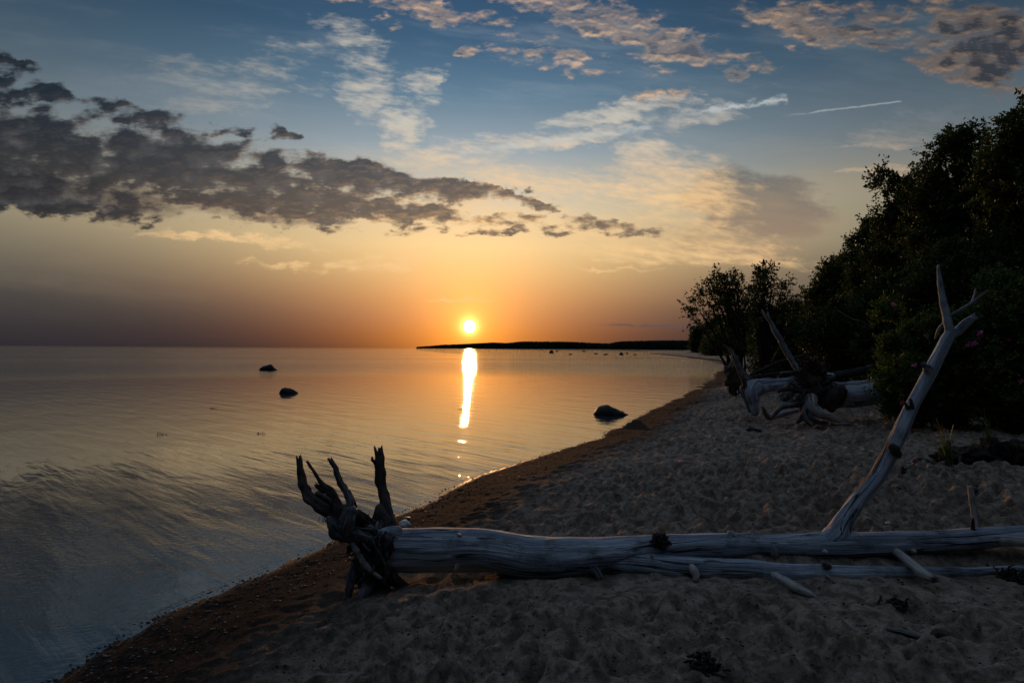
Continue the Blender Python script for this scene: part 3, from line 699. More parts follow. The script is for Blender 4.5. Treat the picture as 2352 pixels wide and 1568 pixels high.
rock_profile('boulder', 642, 683, 903, [(0, 0), (.06, 5), (.18, 12.5), (.3, 13.5), (.55, 11.5), (.85, 7), (.96, 3), (1, 0)], 'flat slanting black boulder, nearer of the two on the left', group='boulders in the water')
far_rocks = [(150, 257, 40, 10, 'dark rock right under the sun, nearest the glitter'), (172, 269, 30, 4, 'flat low rock just before the one under the sun'),
 (365, 245, 14, 4, 'tiny rock a little right of the sun glitter'), (842, 282, 14, 4, 'tiny low rock left of the stacked rocks'),
 (955, 265, 46, 14, 'broad lower rock of the far stacked pair'), (1010, 249, 28, 12, 'small rounded rock just right of the stacked rocks'),
 (1133, 279, 46, 12, 'wide flat rock alone right of the stacked rocks'), (1260, 251, 48, 11, 'long flat rock near the dark headland shore'),
 (1372, 273, 42, 11, 'low sloping rock left of the larger sloping one'), (1463, 281, 50, 14, 'larger low sloping rock in the far shallows'),
 (1612, 281, 48, 24, 'tallest hump shaped rock in the far shallows'), (1668, 273, 24, 10, 'narrow rock with a pointed top by the spit'),
 (1742, 281, 34, 11, 'rounded rock nearest the sand spit'), (1560, 307, 20, 5, 'tiny low rock before the hump shaped rock'),
 (1698, 294, 16, 4, 'tiny rock between the pointed rock and the spit')]
for x, y, w, h, lb in far_rocks:
    a, _ = Z8(x - w / 2, y); b, wl = Z8(x + w / 2, y); hp = h / 2.352 / 1.7415
    j = rng.random() * .3
    rock_profile('boulder', a, b, wl, [(0, 0), (.1, hp * .55), (.3 + j, hp), (.6 + j * .6, hp * .85), (.9, hp * .4), (1, 0)], lb, group='boulders in the water')
for i_, (x, y, w, h) in enumerate([(740, 232, 10, 3), (860, 232, 16, 4), (1130, 235, 12, 3), (1205, 238, 12, 3), (1440, 248, 12, 3), (1495, 258, 14, 3), (1580, 260, 14, 3), (1692, 243, 20, 5), (985, 266, 14, 3), (1750, 244, 12, 3), (440, 227, 14, 4)]):
    a, _ = Z8(x - w / 2, y); b, wl = Z8(x + w / 2, y); hp = h / 2.352 / 1.7415
    rock_profile('boulder', a, b, wl, [(0, 0), (.2, hp * .8), (.5, hp), (.8, hp * .7), (1, 0)], ['second speck of rock from the left under the far headland', 'third speck of rock from the left under the far headland', 'speck of rock far behind and just left of the wide flat rock', 'speck of rock far behind, left of the long flat rock', 'speck of rock behind the two sloping rocks, farther out', 'speck of rock right above the larger sloping rock', 'speck of rock just left above the hump shaped rock', 'wider speck of rock above the pointed rock', 'speck of rock touching the right foot of the stacked pair', 'last speck of rock before the sand spit', 'leftmost speck of rock, right of the sun under the headland'][i_], group='specks of rock near the headland')
a, wl = Z8(935, 262); b, _ = Z8(971, 262)
c = G((a + b) / 2, Z8(950, 265)[1], 0.0); s_ = c.y / F
tag(MB().blob((c.x, c.y, 3.6 * s_ + .05), (4.6 * s_, 5 * s_, 2.8 * s_), .12).build('boulder', M['rock']), 'upper rock of the far stacked pair', 'rock', 'boulders in the water')
tag(MB().blob((c.x + 1.2 * s_, c.y, 6.9 * s_), (2.4 * s_, 2 * s_, .7 * s_), .15).build('seabird', M['rock']), 'dark seabird resting on the far stacked rocks', 'bird')
c = G(*Z8(1614, 281), 0.0); s_ = c.y / F
tag(MB().blob((c.x, c.y, 6.0 * s_), (3.0 * s_, 2 * s_, .9 * s_), .15).build('seabird', M['rock']), 'dark seabird on the hump shaped rock', 'bird')
c = G(*Z8(1666, 273), 0.0); s_ = c.y / F
tag(MB().tube([(c.x, c.y, .5 * s_), (c.x - .1 * s_, c.y, 3 * s_), (c.x, c.y, 5 * s_)], [1.3 * s_, .9 * s_, .6 * s_], 8).build('seabird', M['rock']), 'upright seabird standing on the narrow rock', 'bird')

# ------------------------------------------------------------------ headland forest, one far mass
def crowns(name, pts, mat, seg=6):
    V = []; Fq = []; k = 0
    for (x, y, z, r, h) in pts:
        rings = [(0, 1.0), (.35, 1.05), (.65, .8), (.86, .45)]
        b0 = k
        for hz_, rz in rings:
            for q in range(seg):
                an = q * 2 * math.pi / seg + x
                rr = r * rz * (.75 + .5 * rng.random()); V.append((x + math.cos(an) * rr, y + math.sin(an) * rr, z + h * hz_)); k += 1
        V.append((x, y, z + h)); k += 1
        for i in range(3):
            for q in range(seg):
                a = b0 + i * seg + q; b = b0 + i * seg + (q + 1) % seg; Fq.append((a, b, b + seg, a + seg))
        for q in range(seg): Fq.append((b0 + 3 * seg + q, b0 + 3 * seg + (q + 1) % seg, k - 1, k - 1))
    mb_ = MB(); mb_.add(V, V, Fq); return mb_.build(name, mat, smooth=False)
sil = [(958, 796), (985, 794), (1020, 791), (1050, 790), (1090, 788), (1130, 786), (1165, 787), (1200, 783.5), (1290, 784), (1330, 785), (1360, 787), (1400, 788), (1412, 785), (1430, 783), (1520, 781), (1600, 781), (1700, 780), (1800, 780), (2352, 775)]
pts = []
for k in range(3600):
    px = 958 + rng.random() ** .9 * 900; f = (px - 958) / (1580 - 958)
    Y0 = float(np.interp(px, [958, 1200, 1580, 1900], [1290, 1150, 1010, 960]))
    rowf = rng.random(); Y = Y0 + 4 + rowf * 60
    top = float(np.interp(px, [a for a, b in sil], [b for a, b in sil])) + (rng.random() - .3) * 1.3 + (1 - min(rowf * 3, 1)) * 1.5
    p = at(px, top, Y); 
    if p.z < .8: continue
    pts.append((p.x, p.y, -.3, 2.4 + rng.random() * 2.8 * min(1, f * 4 + .3), p.z + .3))
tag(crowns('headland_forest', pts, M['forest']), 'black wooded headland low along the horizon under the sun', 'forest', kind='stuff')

# ------------------------------------------------------------------ living trees and shrubs
def leaves(P, D, size, aspect=.45, mat=None, name='foliage', parent=None, droop=0.0):
    k = len(P); D = D / (np.linalg.norm(D, axis=1)[:, None] + 1e-9)
    A = rng.normal(size=(k, 3)); S = np.cross(D, A); S /= np.linalg.norm(S, axis=1)[:, None] + 1e-9
    N = np.cross(D, S); L = size * (.65 + .7 * rng.random(k))[:, None]; Wd = L * aspect
    v0 = P; v1 = P + D * L * .45 + S * Wd * .5 + N * L * .06; v2 = P + D * L; v3 = P + D * L * .45 - S * Wd * .5 + N * L * .06
    V = np.stack([v0, v1, v2, v3], 1).reshape(-1, 3); Fq = np.arange(4 * k).reshape(-1, 4)
    return mesh_np(name, V, Fq, mat, parent, smooth=False, attrs={'rnd': ('FLOAT', np.repeat(rng.random(k), 4))})
def tree(name, label, group, cat, px, depth, top, halfw, low=.12, n_clump=16, n_shoot=900, per=20, leaf=.075, leafmat='leaf', base_z=None, dens=1.0, trunks=3, seed=1, lean=0.0, flowers=0, gz=None, spike=.7, deep=1.0, extra=None, basepx=None):
    global rng
    keep = rng; rng = np.random.default_rng(seed)
    t = at(px, top, depth); x, y = t.x, depth; g = ground(x, y) if gz is None else gz
    bx = x if basepx is None else at(basepx, 800, depth).x
    H = t.z - g; Wd = halfw * depth / F
    root = empty(name, (bx, y, g), label, cat, group)
    cl = []
    for k in range(n_clump):
        f = (k + .5) / n_clump; hz_ = low + (1 - low) * f ** .85
        prof = math.sqrt(max(0.0, 1 - max(0, (hz_ - .45) / .58) ** 2)) * (.75 + .25 * min(1, hz_ / .3))
        an = k * 2.4 + rng.random(); rr = Wd * .72 * prof * math.sqrt(rng.random())
        r = Wd * (.22 + .18 * rng.random()) * (.55 + .45 * prof)
        z = g + H * hz_ - r * .7 * (hz_ > .8)
        cl.append((x + math.cos(an) * rr + lean * H * hz_ * 0, y + math.sin(an) * rr * deep, z, r))
    if extra:
        for ex, ey, er in extra:
            p = at(ex, ey, depth + rng.normal() * .3); cl.append((p.x, p.y, p.z, er * depth / F))
    # top spray
    cl.append((x, y, g + H - Wd * .18, Wd * .17)); 
    mb_ = MB()
    for k in range(trunks):
        ox, oy = bx + rng.normal() * .12, y + rng.normal() * .12
        tgt = cl[int(rng.integers(len(cl) // 2, len(cl)))]
        mid = ((ox * .6 + tgt[0] * .4) + rng.normal() * .15, (oy * .6 + tgt[1] * .4), g + (tgt[2] - g) * .5)
        mb_.tube([(ox, oy, g - .15), ((ox + mid[0]) / 2 + rng.normal() * .06, (oy + mid[1]) / 2, (g + mid[2]) / 2), mid, tgt[:3]], [.035 * H / trunks ** .5 + .015, .028 * H / trunks ** .5, .018 * H / trunks ** .5, .01], 8, lump=.15)
    for c_ in cl:
        s0 = cl[int(rng.integers(len(cl)))]; zz = max(g + .2, c_[2] - H * .3)
        mb_.tube([(bx + (c_[0] - bx) * .25, y + (c_[1] - y) * .25, g + (zz - g) * .7), (bx + (c_[0] - bx) * .7, y + (c_[1] - y) * .6, (zz + c_[2]) / 2), c_[:3]], [.008 * H + .006, .006 * H, .006], 5, sub=4)
    ns = int(n_shoot * dens)
    vol = np.array([c_[3] ** 2 for c_ in cl]); ci = rng.choice(len(cl), ns, p=vol / vol.sum())
    cc = np.array(cl)[ci]
    dr = rng.normal(size=(ns, 3)); dr /= np.linalg.norm(dr, axis=1)[:, None]
    st = cc[:, :3] + dr * cc[:, 3:4] * (.25 + .75 * rng.random((ns, 1)))
    sd_ = dr + np.array([0, 0, .55]) + rng.normal(size=(ns, 3)) * .25; sd_ /= np.linalg.norm(sd_, axis=1)[:, None]
    sl = (cc[:, 3:4] * spike + .05) * (.3 + 1.1 * rng.random((ns, 1)) ** 1.5 * 1.3)
    en = st + sd_ * sl
    # shoots as thin blades of wood, triangular
    s1 = np.cross(sd_, rng.normal(size=(ns, 3))); s1 /= np.linalg.norm(s1, axis=1)[:, None]; w = .006 + .0015 * H * .2
    cn = cc[:, :3] * .6 + st * .4
    s2 = np.cross(sd_, s1)
    V = np.stack([cn + s1 * w, cn - s1 * w * .5 + s2 * w * .87, cn - s1 * w * .5 - s2 * w * .87, en], 1).reshape(-1, 3)
    i0 = np.arange(ns)[:, None] * 4
    Fq = np.concatenate([i0 + np.array([[0, 1, 3, 3]]), i0 + np.array([[1, 2, 3, 3]]), i0 + np.array([[2, 0, 3, 3]])])
    mb_.add(V, V, Fq)
    mb_.build('trunk', M['bark'], root)
    tt = rng.random((ns, per)) ** .8
    P = st[:, None, :] + (en - st)[:, None, :] * tt[..., None] + rng.normal(size=(ns, per, 3)) * leaf * .45
    Dd = sd_[:, None, :] * .7 + rng.normal(size=(ns, per, 3)) * .7
    P = P.reshape(-1, 3); Dd = Dd.reshape(-1, 3); ok = P[:, 2] > g + .02
    leaves(P[ok], Dd[ok], leaf, .5, M[leafmat], 'crown', root)
    if flowers:
        facing = np.where((dr[:, 1] < -.75) & (cc[:, 1] < y - Wd * .12) & (en[:, 2] > g + .3))[0]
        for q in rng.choice(facing, min(flowers, len(facing)), replace=False):
            c0 = en[q] + np.array([0, -.12, .02]); m_ = 5
            D5 = np.array([[math.cos(a), -.5, math.sin(a)] for a in np.linspace(0, 6.283, 6)[:5]]) + rng.normal(size=(5, 3)) * .15
            leaves(np.repeat(c0[None], 5, 0), D5, .062, 1.0, M['petal'], 'flower', root)
    rng = keep
    return root
TG = 'dark trees along the back of the beach'
tree('tree', 'tallest dark tree at the right edge of the view', TG, 'tree', 2390, 12.2, 232, 150, n_shoot=3000, per=24, leaf=.085, seed=11, n_clump=34, spike=.75)
tree('tree', 'dark tree with a pointed top, left of the tallest', TG, 'tree', 2200, 15.0, 296, 110, n_shoot=2600, per=22, leaf=.09, seed=12, n_clump=30, spike=.75)
tree('tree', 'tree behind and between the tallest and pointed trees', TG, 'tree', 2300, 17.0, 345, 120, n_shoot=1800, per=20, leaf=.10, seed=13, n_clump=24)
tree('tree', 'dark tree with a ragged rounded crown, second left of the pointed one', TG, 'tree', 2085, 18.0, 412, 90, n_shoot=2300, per=20, leaf=.10, seed=14, n_clump=28, extra=[(2030, 420, 26), (2120, 400, 22)])
tree('tree', 'dark tree on the descending crown line over the fallen trunks', TG, 'tree', 2000, 21.5, 508, 85, n_shoot=2000, per=20, leaf=.11, seed=15, n_clump=26)
tree('tree', 'smaller dark tree farther along the descending crown line', TG, 'tree', 1925, 26.0, 592, 75, n_shoot=1700, per=18, leaf=.13, seed=16, n_clump=24)
tree('tree', 'low dark tree just right of the two open trees', TG, 'tree', 1885, 31.0, 655, 62, n_shoot=1500, per=18, leaf=.15, seed=17, n_clump=22)
tree('tree', 'dark tree low behind the leaning dead trunk', TG, 'tree', 1830, 40.0, 695, 58, n_shoot=1200, per=16, leaf=.18, seed=18, n_clump=20)
tree('tree', 'far tree behind the right one of the open trees', TG, 'tree', 1775, 62.0, 716, 58, n_shoot=1200, per=16, leaf=.24, seed=19, n_clump=20)
tree('tree', 'far tree behind the left one of the open trees', TG, 'tree', 1705, 110.0, 715, 52, n_shoot=1300, per=16, leaf=.42, seed=20, n_clump=20)
tree('tree', 'far tree second from the end of the wood', TG, 'tree', 1655, 150.0, 728, 42, n_shoot=1100, per=14, leaf=.6, seed=21, n_clump=18)
tree('tree', 'farthest tree ending the wood above the sand spit', TG, 'tree', 1614, 200.0, 750, 30, n_shoot=900, per=14, leaf=.75, seed=22, n_clump=16)
tree('tree', 'tree deep in the shade behind the fallen trunks', TG, 'tree', 2120, 24.0, 470, 110, n_shoot=1300, per=18, leaf=.15, seed=23, n_clump=20)
tree('tree', 'tree deep behind the ragged crowned trees', TG, 'tree', 1990, 30.0, 600, 90, n_shoot=1200, per=18, leaf=.17, seed=24, n_clump=18)
# undergrowth in front of the trees
UG = 'dark shrubs under the trees'
tree('shrub', 'dark shrub at the foot of the trees behind the dead root mass', UG, 'shrub', 1930, 19.0, 690, 95, low=.05, n_shoot=1400, per=18, leaf=.10, seed=31, n_clump=18, trunks=6)
tree('shrub', 'dark shrub behind the leaning dead trunk', UG, 'shrub', 1810, 25.0, 735, 90, low=.05, n_shoot=1300, per=18, leaf=.12, seed=32, n_clump=18, trunks=6)
tree('shrub', 'dark shrub above the far ends of the fallen trunks', UG, 'shrub', 2050, 15.5, 640, 90, low=.05, n_shoot=1400, per=18, leaf=.09, seed=33, n_clump=18, trunks=6)
tree('shrub', 'low shrub beyond the open trees near the spit', UG, 'shrub', 1670, 135.0, 765, 62, low=.03, n_shoot=1100, per=16, leaf=.5, seed=34, n_clump=16, trunks=4)
tree('shrub', 'tall dark shrub filling between rose bushes and trees', UG, 'shrub', 2180, 13.0, 560, 130, low=.05, n_shoot=2000, per=18, leaf=.08, seed=35, n_clump=24, trunks=6)
tree('shrub', 'tall dark shrub behind the right rose bush', UG, 'shrub', 2350, 12.0, 520, 140, low=.05, n_shoot=2000, per=18, leaf=.08, seed=36, n_clump=24, trunks=6)
# the two airy trees
tree('open_tree', 'airy small tree with spreading twigs leaning over the water line', 'open crowned small trees', 'tree', 1680, 20.0, 628, 70, low=.56, n_shoot=430, per=13, leaf=.10, seed=41, n_clump=16, trunks=7, spike=.9, basepx=1700,
     extra=[(1600, 705, 22), (1588, 728, 18), (1612, 745, 18), (1620, 680, 18), (1650, 640, 18), (1640, 670, 20), (1720, 690, 22), (1665, 650, 20), (1700, 760, 26), (1690, 800, 22)])
tree('open_tree', 'airy small tree with a narrow pointed top', 'open crowned small trees', 'tree', 1752, 21.0, 606, 50, low=.52, n_shoot=400, per=14, leaf=.10, seed=42, n_clump=14, trunks=5, spike=.8,
     extra=[(1752, 640, 18), (1795, 665, 18), (1822, 690, 18), (1810, 720, 20), (1838, 715, 12), (1775, 720, 24), (1735, 740, 22)])
# rose bushes
RG = 'wild rose bushes with pink flowers'
tree('rose_bush', 'green wild rose bush with pink flowers beside the fallen trunk ends', RG, 'bush', 2095, 10.6, 745, 66, low=.04, n_shoot=1500, per=22, leaf=.055, leafmat='rose', seed=51, n_clump=20, trunks=7, flowers=13, spike=.5, extra=[(2040, 720, 22), (2050, 800, 26), (2050, 890, 30), (2075, 860, 34), (2055, 930, 22)])
tree('rose_bush', 'wild rose bush with pink flowers behind the upright branch', RG, 'bush', 2180, 10.3, 715, 80, low=.04, n_shoot=1500, per=22, leaf=.055, leafmat='rose', seed=52, n_clump=20, trunks=7, flowers=9)
tree('rose_bush', 'largest wild rose bush with pink flowers at the right edge', RG, 'bush', 2310, 10.0, 625, 110, low=.04, n_shoot=2600, per=22, leaf=.055, leafmat='rose', seed=53, n_clump=28, trunks=8, flowers=13)

# ------------------------------------------------------------------ fallen trees farther up the beach
def thing(name, z, gx, gy, label, cat='fallen tree', group='dead trees stranded by the wood'):
    p = G(*z(gx, gy)); return empty(name, p, label, cat, group)
A_ = thing('fallen_tree', Z4, 870, 1370, 'bleached fallen trunk standing on one thick root leg, nearest the water')
path(zp(Z4, [(830, 1140, 48, 12.6), (930, 1115, 42, 12.7), (1080, 1105, 34, 12.9), (1250, 1085, 30, 13.2), (1450, 1060, 34, 13.6), (1520, 1055, 32, 13.7)]), 18, lump=.1).build('trunk', M['drift'], A_)
path(zp(Z4, [(1500, 1056, 36, 13.7), (1650, 1035, 36, 14), (1850, 995, 34, 14.4)]), 16, lump=.15).build('trunk', M['bark'], A_)
path(zp(Z4, [(900, 1175, 44, 12.5), (1000, 1150, 36, 12.6), (1150, 1128, 30, 12.8)]), 16, lump=.12).build('limb', M['drift'], A_)
path(zp(Z4, [(880, 1150, 70, 12.5), (855, 1210, 60, 12.4), (865, 1290, 48, 12.35), (880, 1365, 34, 12.3)]), 18, lump=.12).build('root', M['drift'], A_)
path(zp(Z4, [(840, 1120, 36, 12.7), (790, 1050, 30, 12.9), (745, 980, 26, 13.1), (710, 900, 20, 13.3), (680, 840, 12, 13.5), (610, 790, 5, 13.7)]), 12, lump=.2).build('root', M['dark'], A_)
path(zp(Z4, [(800, 1130, 28, 12.6), (770, 1170, 18, 12.5), (800, 1250, 16, 12.4), (835, 1350, 18, 12.35)]), 10, lump=.25).build('root', M['mixed'], A_)
path(zp(Z4, [(800, 1160, 20, 12.5), (780, 1080, 18, 12.5), (740, 1020, 12, 12.6)]), 10, lump=.25).build('root', M['dark'], A_)
B_ = thing('fallen_tree', Z4, 1350, 1440, 'thick fallen trunk with a black upright root mass and curling pale roots')
path(zp(Z4, [(1380, 1160, 70, 11.4), (1480, 1200, 82, 11.5), (1650, 1225, 92, 11.6), (1850, 1205, 88, 11.7), (1960, 1190, 80, 11.8), (2150, 1175, 70, 12.0)]), 26, lump=.09).build('trunk', M['drift'], B_)
mb = MB(); mb.blob(at(*Z4(1385, 1140), 11.5), (.20, .28, .38), .55, 3.4, 60, 44)
for k in range(70):
    an = rng.random() * 6.28; x0, y0 = 1370 + math.cos(an) * 60, 1110 + math.sin(an) * 120
    l = 50 + rng.random() * 90
    path(zp(Z4, [(x0, y0, 14, 11.3), (x0 + math.cos(an) * l * .5 + rng.normal() * 15, y0 + math.sin(an) * l * .5, 9, 11.2), (x0 + math.cos(an) * l - 20, y0 + math.sin(an) * l * .8 + rng.normal() * 15, 4, 11.2)]), 6, mb, lump=.4, sub=4)
path(zp(Z4, [(1310, 1040, 34, 11.3), (1340, 1110, 62, 11.3), (1400, 1180, 96, 11.35), (1480, 1215, 108, 11.4), (1560, 1225, 96, 11.45)]), 28, mb, lump=.45, freq=3.4)
mb.build('root_plate', M['dark'], B_)
for mt, pts in [('pale', [(1345, 1240, 52, 11.2), (1350, 1300, 46, 11.05), (1410, 1360, 42, 10.95), (1500, 1395, 36, 10.9), (1590, 1430, 16, 10.85)]),
    ('dark', [(1330, 920, 10, 11.3), (1325, 980, 20, 11.35), (1345, 1050, 40, 11.4)]), ('dark', [(1300, 925, 6, 11.3), (1305, 960, 9, 11.3), (1320, 990, 14, 11.35)]),
    ('mixed', [(1310, 1290, 26, 11.1), (1285, 1350, 20, 11.0), (1300, 1410, 24, 10.95), (1345, 1465, 12, 10.9)]),
    ('mixed', [(1330, 1320, 22, 11.1), (1350, 1400, 26, 10.95), (1420, 1440, 18, 10.9), (1480, 1440, 10, 10.9)]),
    ('mixed', [(1280, 1270, 30, 11.2), (1180, 1290, 26, 11.1), (1090, 1320, 22, 11.0), (1020, 1400, 16, 10.95)]),
    ('dark', [(1340, 1180, 44, 11.3), (1220, 1170, 24, 11.2), (1130, 1160, 20, 11.1), (1070, 1185, 10, 11.1)]),
    ('mixed', [(1250, 1160, 18, 11.2), (1170, 1110, 16, 11.2), (1130, 1160, 22, 11.1)]),
    ('dark', [(1360, 1040, 30, 11.4), (1260, 1020, 18, 11.3), (1150, 1030, 12, 11.2), (1100, 1030, 6, 11.2)]),
    ('dark', [(1200, 1180, 26, 11.3), (1160, 1230, 20, 11.2), (1120, 1255, 16, 11.2)]),
    ('dark', [(1300, 1260, 44, 11.3), (1200, 1290, 34, 11.3), (1180, 1310, 20, 11.3)]),
    ('dark', [(1280, 1330, 30, 11.1), (1270, 1400, 22, 11), (1230, 1440, 12, 10.9)])]:
    path(zp(Z4, pts), 12, lump=.2).build('root', M[mt], B_)
mb = MB()
for k in range(50):
    x = 1070 + rng.random() * 230; y = 1170 + rng.random() * 50
    path(zp(Z4, [(x, y, 3, 11.1), (x + rng.normal() * 14, y + 30, 2.4, 11.05), (x + rng.normal() * 20, y + 70, 1, 11.1)]), 4, mb, sub=3)
tag(mb.build('rootlets', M['mixed'], B_), kind='stuff')
tag(path(zp(Z4, [(1560, 1150, 22, 12.2), (1700, 1150, 24, 12.25), (1850, 1130, 22, 12.3), (1990, 1118, 20, 12.4)]), 12, lump=.12).build('driftwood_log', M['pale']), 'narrow pale log squeezed between the two thick fallen trunks', 'log', 'loose driftwood logs')
tag(path(zp(Z4, [(1100, 1030, 12, 13.6), (1250, 1018, 14, 13.7), (1420, 1000, 12, 13.9)]), 10, lump=.12).build('driftwood_log', M['drift']), 'thin grey log lying high across behind the black root mass', 'log', 'loose driftwood logs')
p = thing('driftwood_log', Z4, 1700, 1160, 'slender grey log lying just behind the thick root massed trunk', 'log', 'loose driftwood logs')
path(zp(Z4, [(1430, 1130, 28, 12.6), (1600, 1125, 26, 12.7), (1800, 1112, 26, 12.8), (2000, 1090, 24, 12.9)]), 14, lump=.1).build('log', M['drift'], p)
tag(path(zp(Z4, [(985, 1400, 26, 11.7), (1100, 1372, 22, 11.8), (1240, 1340, 16, 11.9)]), 12, lump=.15).build('driftwood_log', M['drift']), 'short thin log on sand between the root leg and root mass', 'log', 'loose driftwood logs')
tag(path(zp(Z4, [(1000, 1400, 22, 11.6), (965, 1370, 22, 11.6), (945, 1325, 14, 11.55)]), 10, lump=.3, cap1='broken').build('driftwood_stump', M['mixed']), 'small upturned dark stump at the left end of the short thin log', 'driftwood')
c = G(*Z4(1600, 1475)); Y = c.y
tag(path(zp(Z4, [(1510, 1450, 14, Y), (1560, 1455, 19, Y - .02), (1630, 1456, 18, Y - .04), (1685, 1464, 8, Y - .05)]), 12, lump=.15).build('driftwood_piece', M['pale']), 'short pale orange lit piece of wood lying before the curling roots', 'driftwood')
E_ = thing('dead_pole', Z4, 1230, 1010, 'bare grey dead trunk leaning left against the dark trees', 'dead tree')
path(zp(Z4, [(1240, 1020, 24, 13.6), (1190, 930, 23, 13.5), (1130, 830, 24, 13.4), (1090, 750, 22, 13.3), (1045, 680, 21, 13.2), (1010, 600, 16, 13.2), (965, 545, 12, 13.1), (932, 500, 5, 13.1)]), 14, lump=.14).build('trunk', M['drift'], E_)
path(zp(Z4, [(1000, 585, 9, 13.2), (990, 540, 7, 13.2), (985, 515, 4, 13.2)]), 8).build('stub', M['drift'], E_)
D_ = thing('fallen_tree', Z4, 690, 1130, 'dark upturned root clump at the foot of the airy leaning tree')
mb = MB(); mb.blob(at(*Z4(690, 1060), 15.5), (.18, .25, .4), .45, 2.5)
for k in range(16):
    x = 690 + rng.normal() * 25; y = 950 + rng.random() * 150
    path(zp(Z4, [(x, y, 12, 15.4), (x + rng.normal() * 22, y + 30, 9, 15.3), (x + rng.normal() * 40, y + 60, 4, 15.3)]), 6, mb, lump=.4, sub=4)
mb.build('root_plate', M['dark'], D_)
path(zp(Z4, [(700, 1080, 26, 15.5), (690, 980, 24, 15.6), (720, 900, 26, 15.8)]), 10).build('trunk', M['dark'], D_)
S_ = thing('fallen_tree', Z4, 950, 1040, 'thin dark fallen stem in the shade behind the bleached trunk')
path(zp(Z4, [(820, 1060, 14, 15.5), (920, 1010, 16, 15.6), (1060, 945, 14, 15.8), (1250, 890, 12, 16), (1400, 850, 8, 16)]), 8, lump=.2).build('trunk', M['bark'], S_)
path(zp(Z4, [(780, 1075, 12, 15.2), (1000, 1040, 14, 15.2), (1300, 1010, 10, 15.3)]), 8, lump=.2).build('branch', M['bark'], S_)
# bare twigs among the shrubs
for k, (pts, lb) in enumerate([([(1560, 500, 3, 13.4), (1680, 570, 4, 13.4), (1780, 600, 5, 13.3), (1870, 660, 6, 13.2)], 'thin bare branch arching down into the left rose bush'),
    ([(1900, 745, 5, 12.6), (1800, 755, 4, 12.7), (1650, 740, 3, 12.8)], 'thin bare twig pointing left from the rose bush'),
    ([(1900, 850, 4, 12.6), (1700, 838, 4, 12.7), (1500, 835, 3, 12.8)], 'long level bare twig low in front of the dark shrubs'),
    ([(1900, 470, 7, 11.0), (1905, 600, 8, 11.0), (1950, 720, 9, 11.0), (1990, 800, 9, 11.0)], 'upright bare stem at the left side of the rose bush')]):
    tag(path(zp(Z4, pts), 6, lump=.1).build('bare_branch', M['bark' if k else 'mixed']), lb, 'branch', 'bare branches in the shrubs')

# ------------------------------------------------------------------ stump clump, grass and small things on the sand
c = G(*Z7(1150, 960)); Y = c.y + .1
K_ = empty('peat_stump', (c.x, Y, ground(c.x, Y)), 'dark rooty stump clump with grass growing on it', 'stump')
mb = MB()
for x, y, rx, rz in [(780, 900, .14, .09), (950, 880, .20, .12), (1150, 870, .20, .12), (1340, 820, .16, .16), (1500, 860, .2, .14), (1640, 850, .2, .12), (1800, 860, .25, .13)]:
    mb.blob(at(*Z7(x, y), Y), (rx, .22, rz), .45, 2.8, 32, 22)
mb.build('root_mass', M['peat'], K_)
for pts in ([(720, 930, 34, Y - .12), (690, 850, 32, Y - .12), (665, 765, 26, Y - .12)], [(1330, 900, 40, Y - .12), (1310, 760, 42, Y - .12), (1325, 660, 30, Y - .12)], [(1400, 900, 26, Y - .12), (1390, 760, 26, Y - .12), (1385, 690, 18, Y - .12)],
            [(1600, 900, 60, Y - .1), (1590, 760, 66, Y - .1), (1610, 670, 52, Y - .1)]):
    path(zp(Z7, pts), 14, lump=.25, cap1='round').build('stub', M['bark'], K_)
for pts in ([(820, 770, 8, Y - .2), (870, 800, 14, Y - .22), (910, 840, 10, Y - .22), (905, 930, 16, Y - .22)], [(690, 930, 20, Y - .2), (730, 960, 26, Y - .22), (740, 1010, 16, Y - .22)]):
    path(zp(Z7, pts), 10, lump=.3).build('root', M['mixed'], K_)
def tuft(name, label, z, blades, Y, mat, group='grass tufts by the stump', w=.012):
    V = []; Fq = []; rn = []; P0 = at(*z(*blades[0][:2]), Y)
    for x0, y0, x1, y1, wd in blades:
        a = at(*z(x0, y0), Y + rng.normal() * .05); b = at(*z(x1, y1), Y + rng.normal() * .08)
        bend = Vector((rng.normal() * .01, rng.normal() * .02, 0)); yaw = rng.random() * 1.2; wd *= 1.4; side = Vector((math.cos(yaw), math.sin(yaw), 0)) * wd
        k = 6; s0 = len(V)
        for i in range(k + 1):
            t = i / k; p = a.lerp(b, t) + bend * (t * t) * 3 + Vector(((b.x - a.x) * .25 * (t * t - t), 0, 0)); ww = side * (math.sin(min(t + .15, 1) * math.pi * .95) ** .6 * (1 - t * .4) if t < 1 else .02)
            V += [p - ww, p + Vector((0, wd * .25, 0)), p + ww]; rn += [rng.random() * .2 + .4] * 3
        for i in range(k):
            q = s0 + i * 3; Fq += [(q, q + 1, q + 4, q + 3), (q + 1, q + 2, q + 5, q + 4)]
    o = mesh_np(name, np.array([tuple(v) for v in V]), Fq, M[mat], attrs={'rnd': ('FLOAT', rn)})
    return tag(o, label, 'grass', group)
tuft('beach_grass', 'spiky green grass tuft at the left end of the stump clump', Z7, [(770, 1020, 450, 530, .007), (740, 900, 500, 630, .007), (760, 950, 590, 560, .010), (760, 1000, 640, 540, .012), (780, 980, 655, 380, .010), (770, 960, 715, 450, .014), (775, 960, 690, 520, .014),
    (790, 950, 760, 620, .010), (770, 1010, 700, 620, .012), (760, 920, 570, 520, .008), (780, 900, 720, 560, .012), (800, 1000, 820, 700, .008), (650, 900, 575, 560, .008)] + [(740 + rng.random() * 90, 960, 560 + rng.random() * 260, 470 + rng.random() * 250, .008) for _ in range(16)], Y - .3, 'grass')
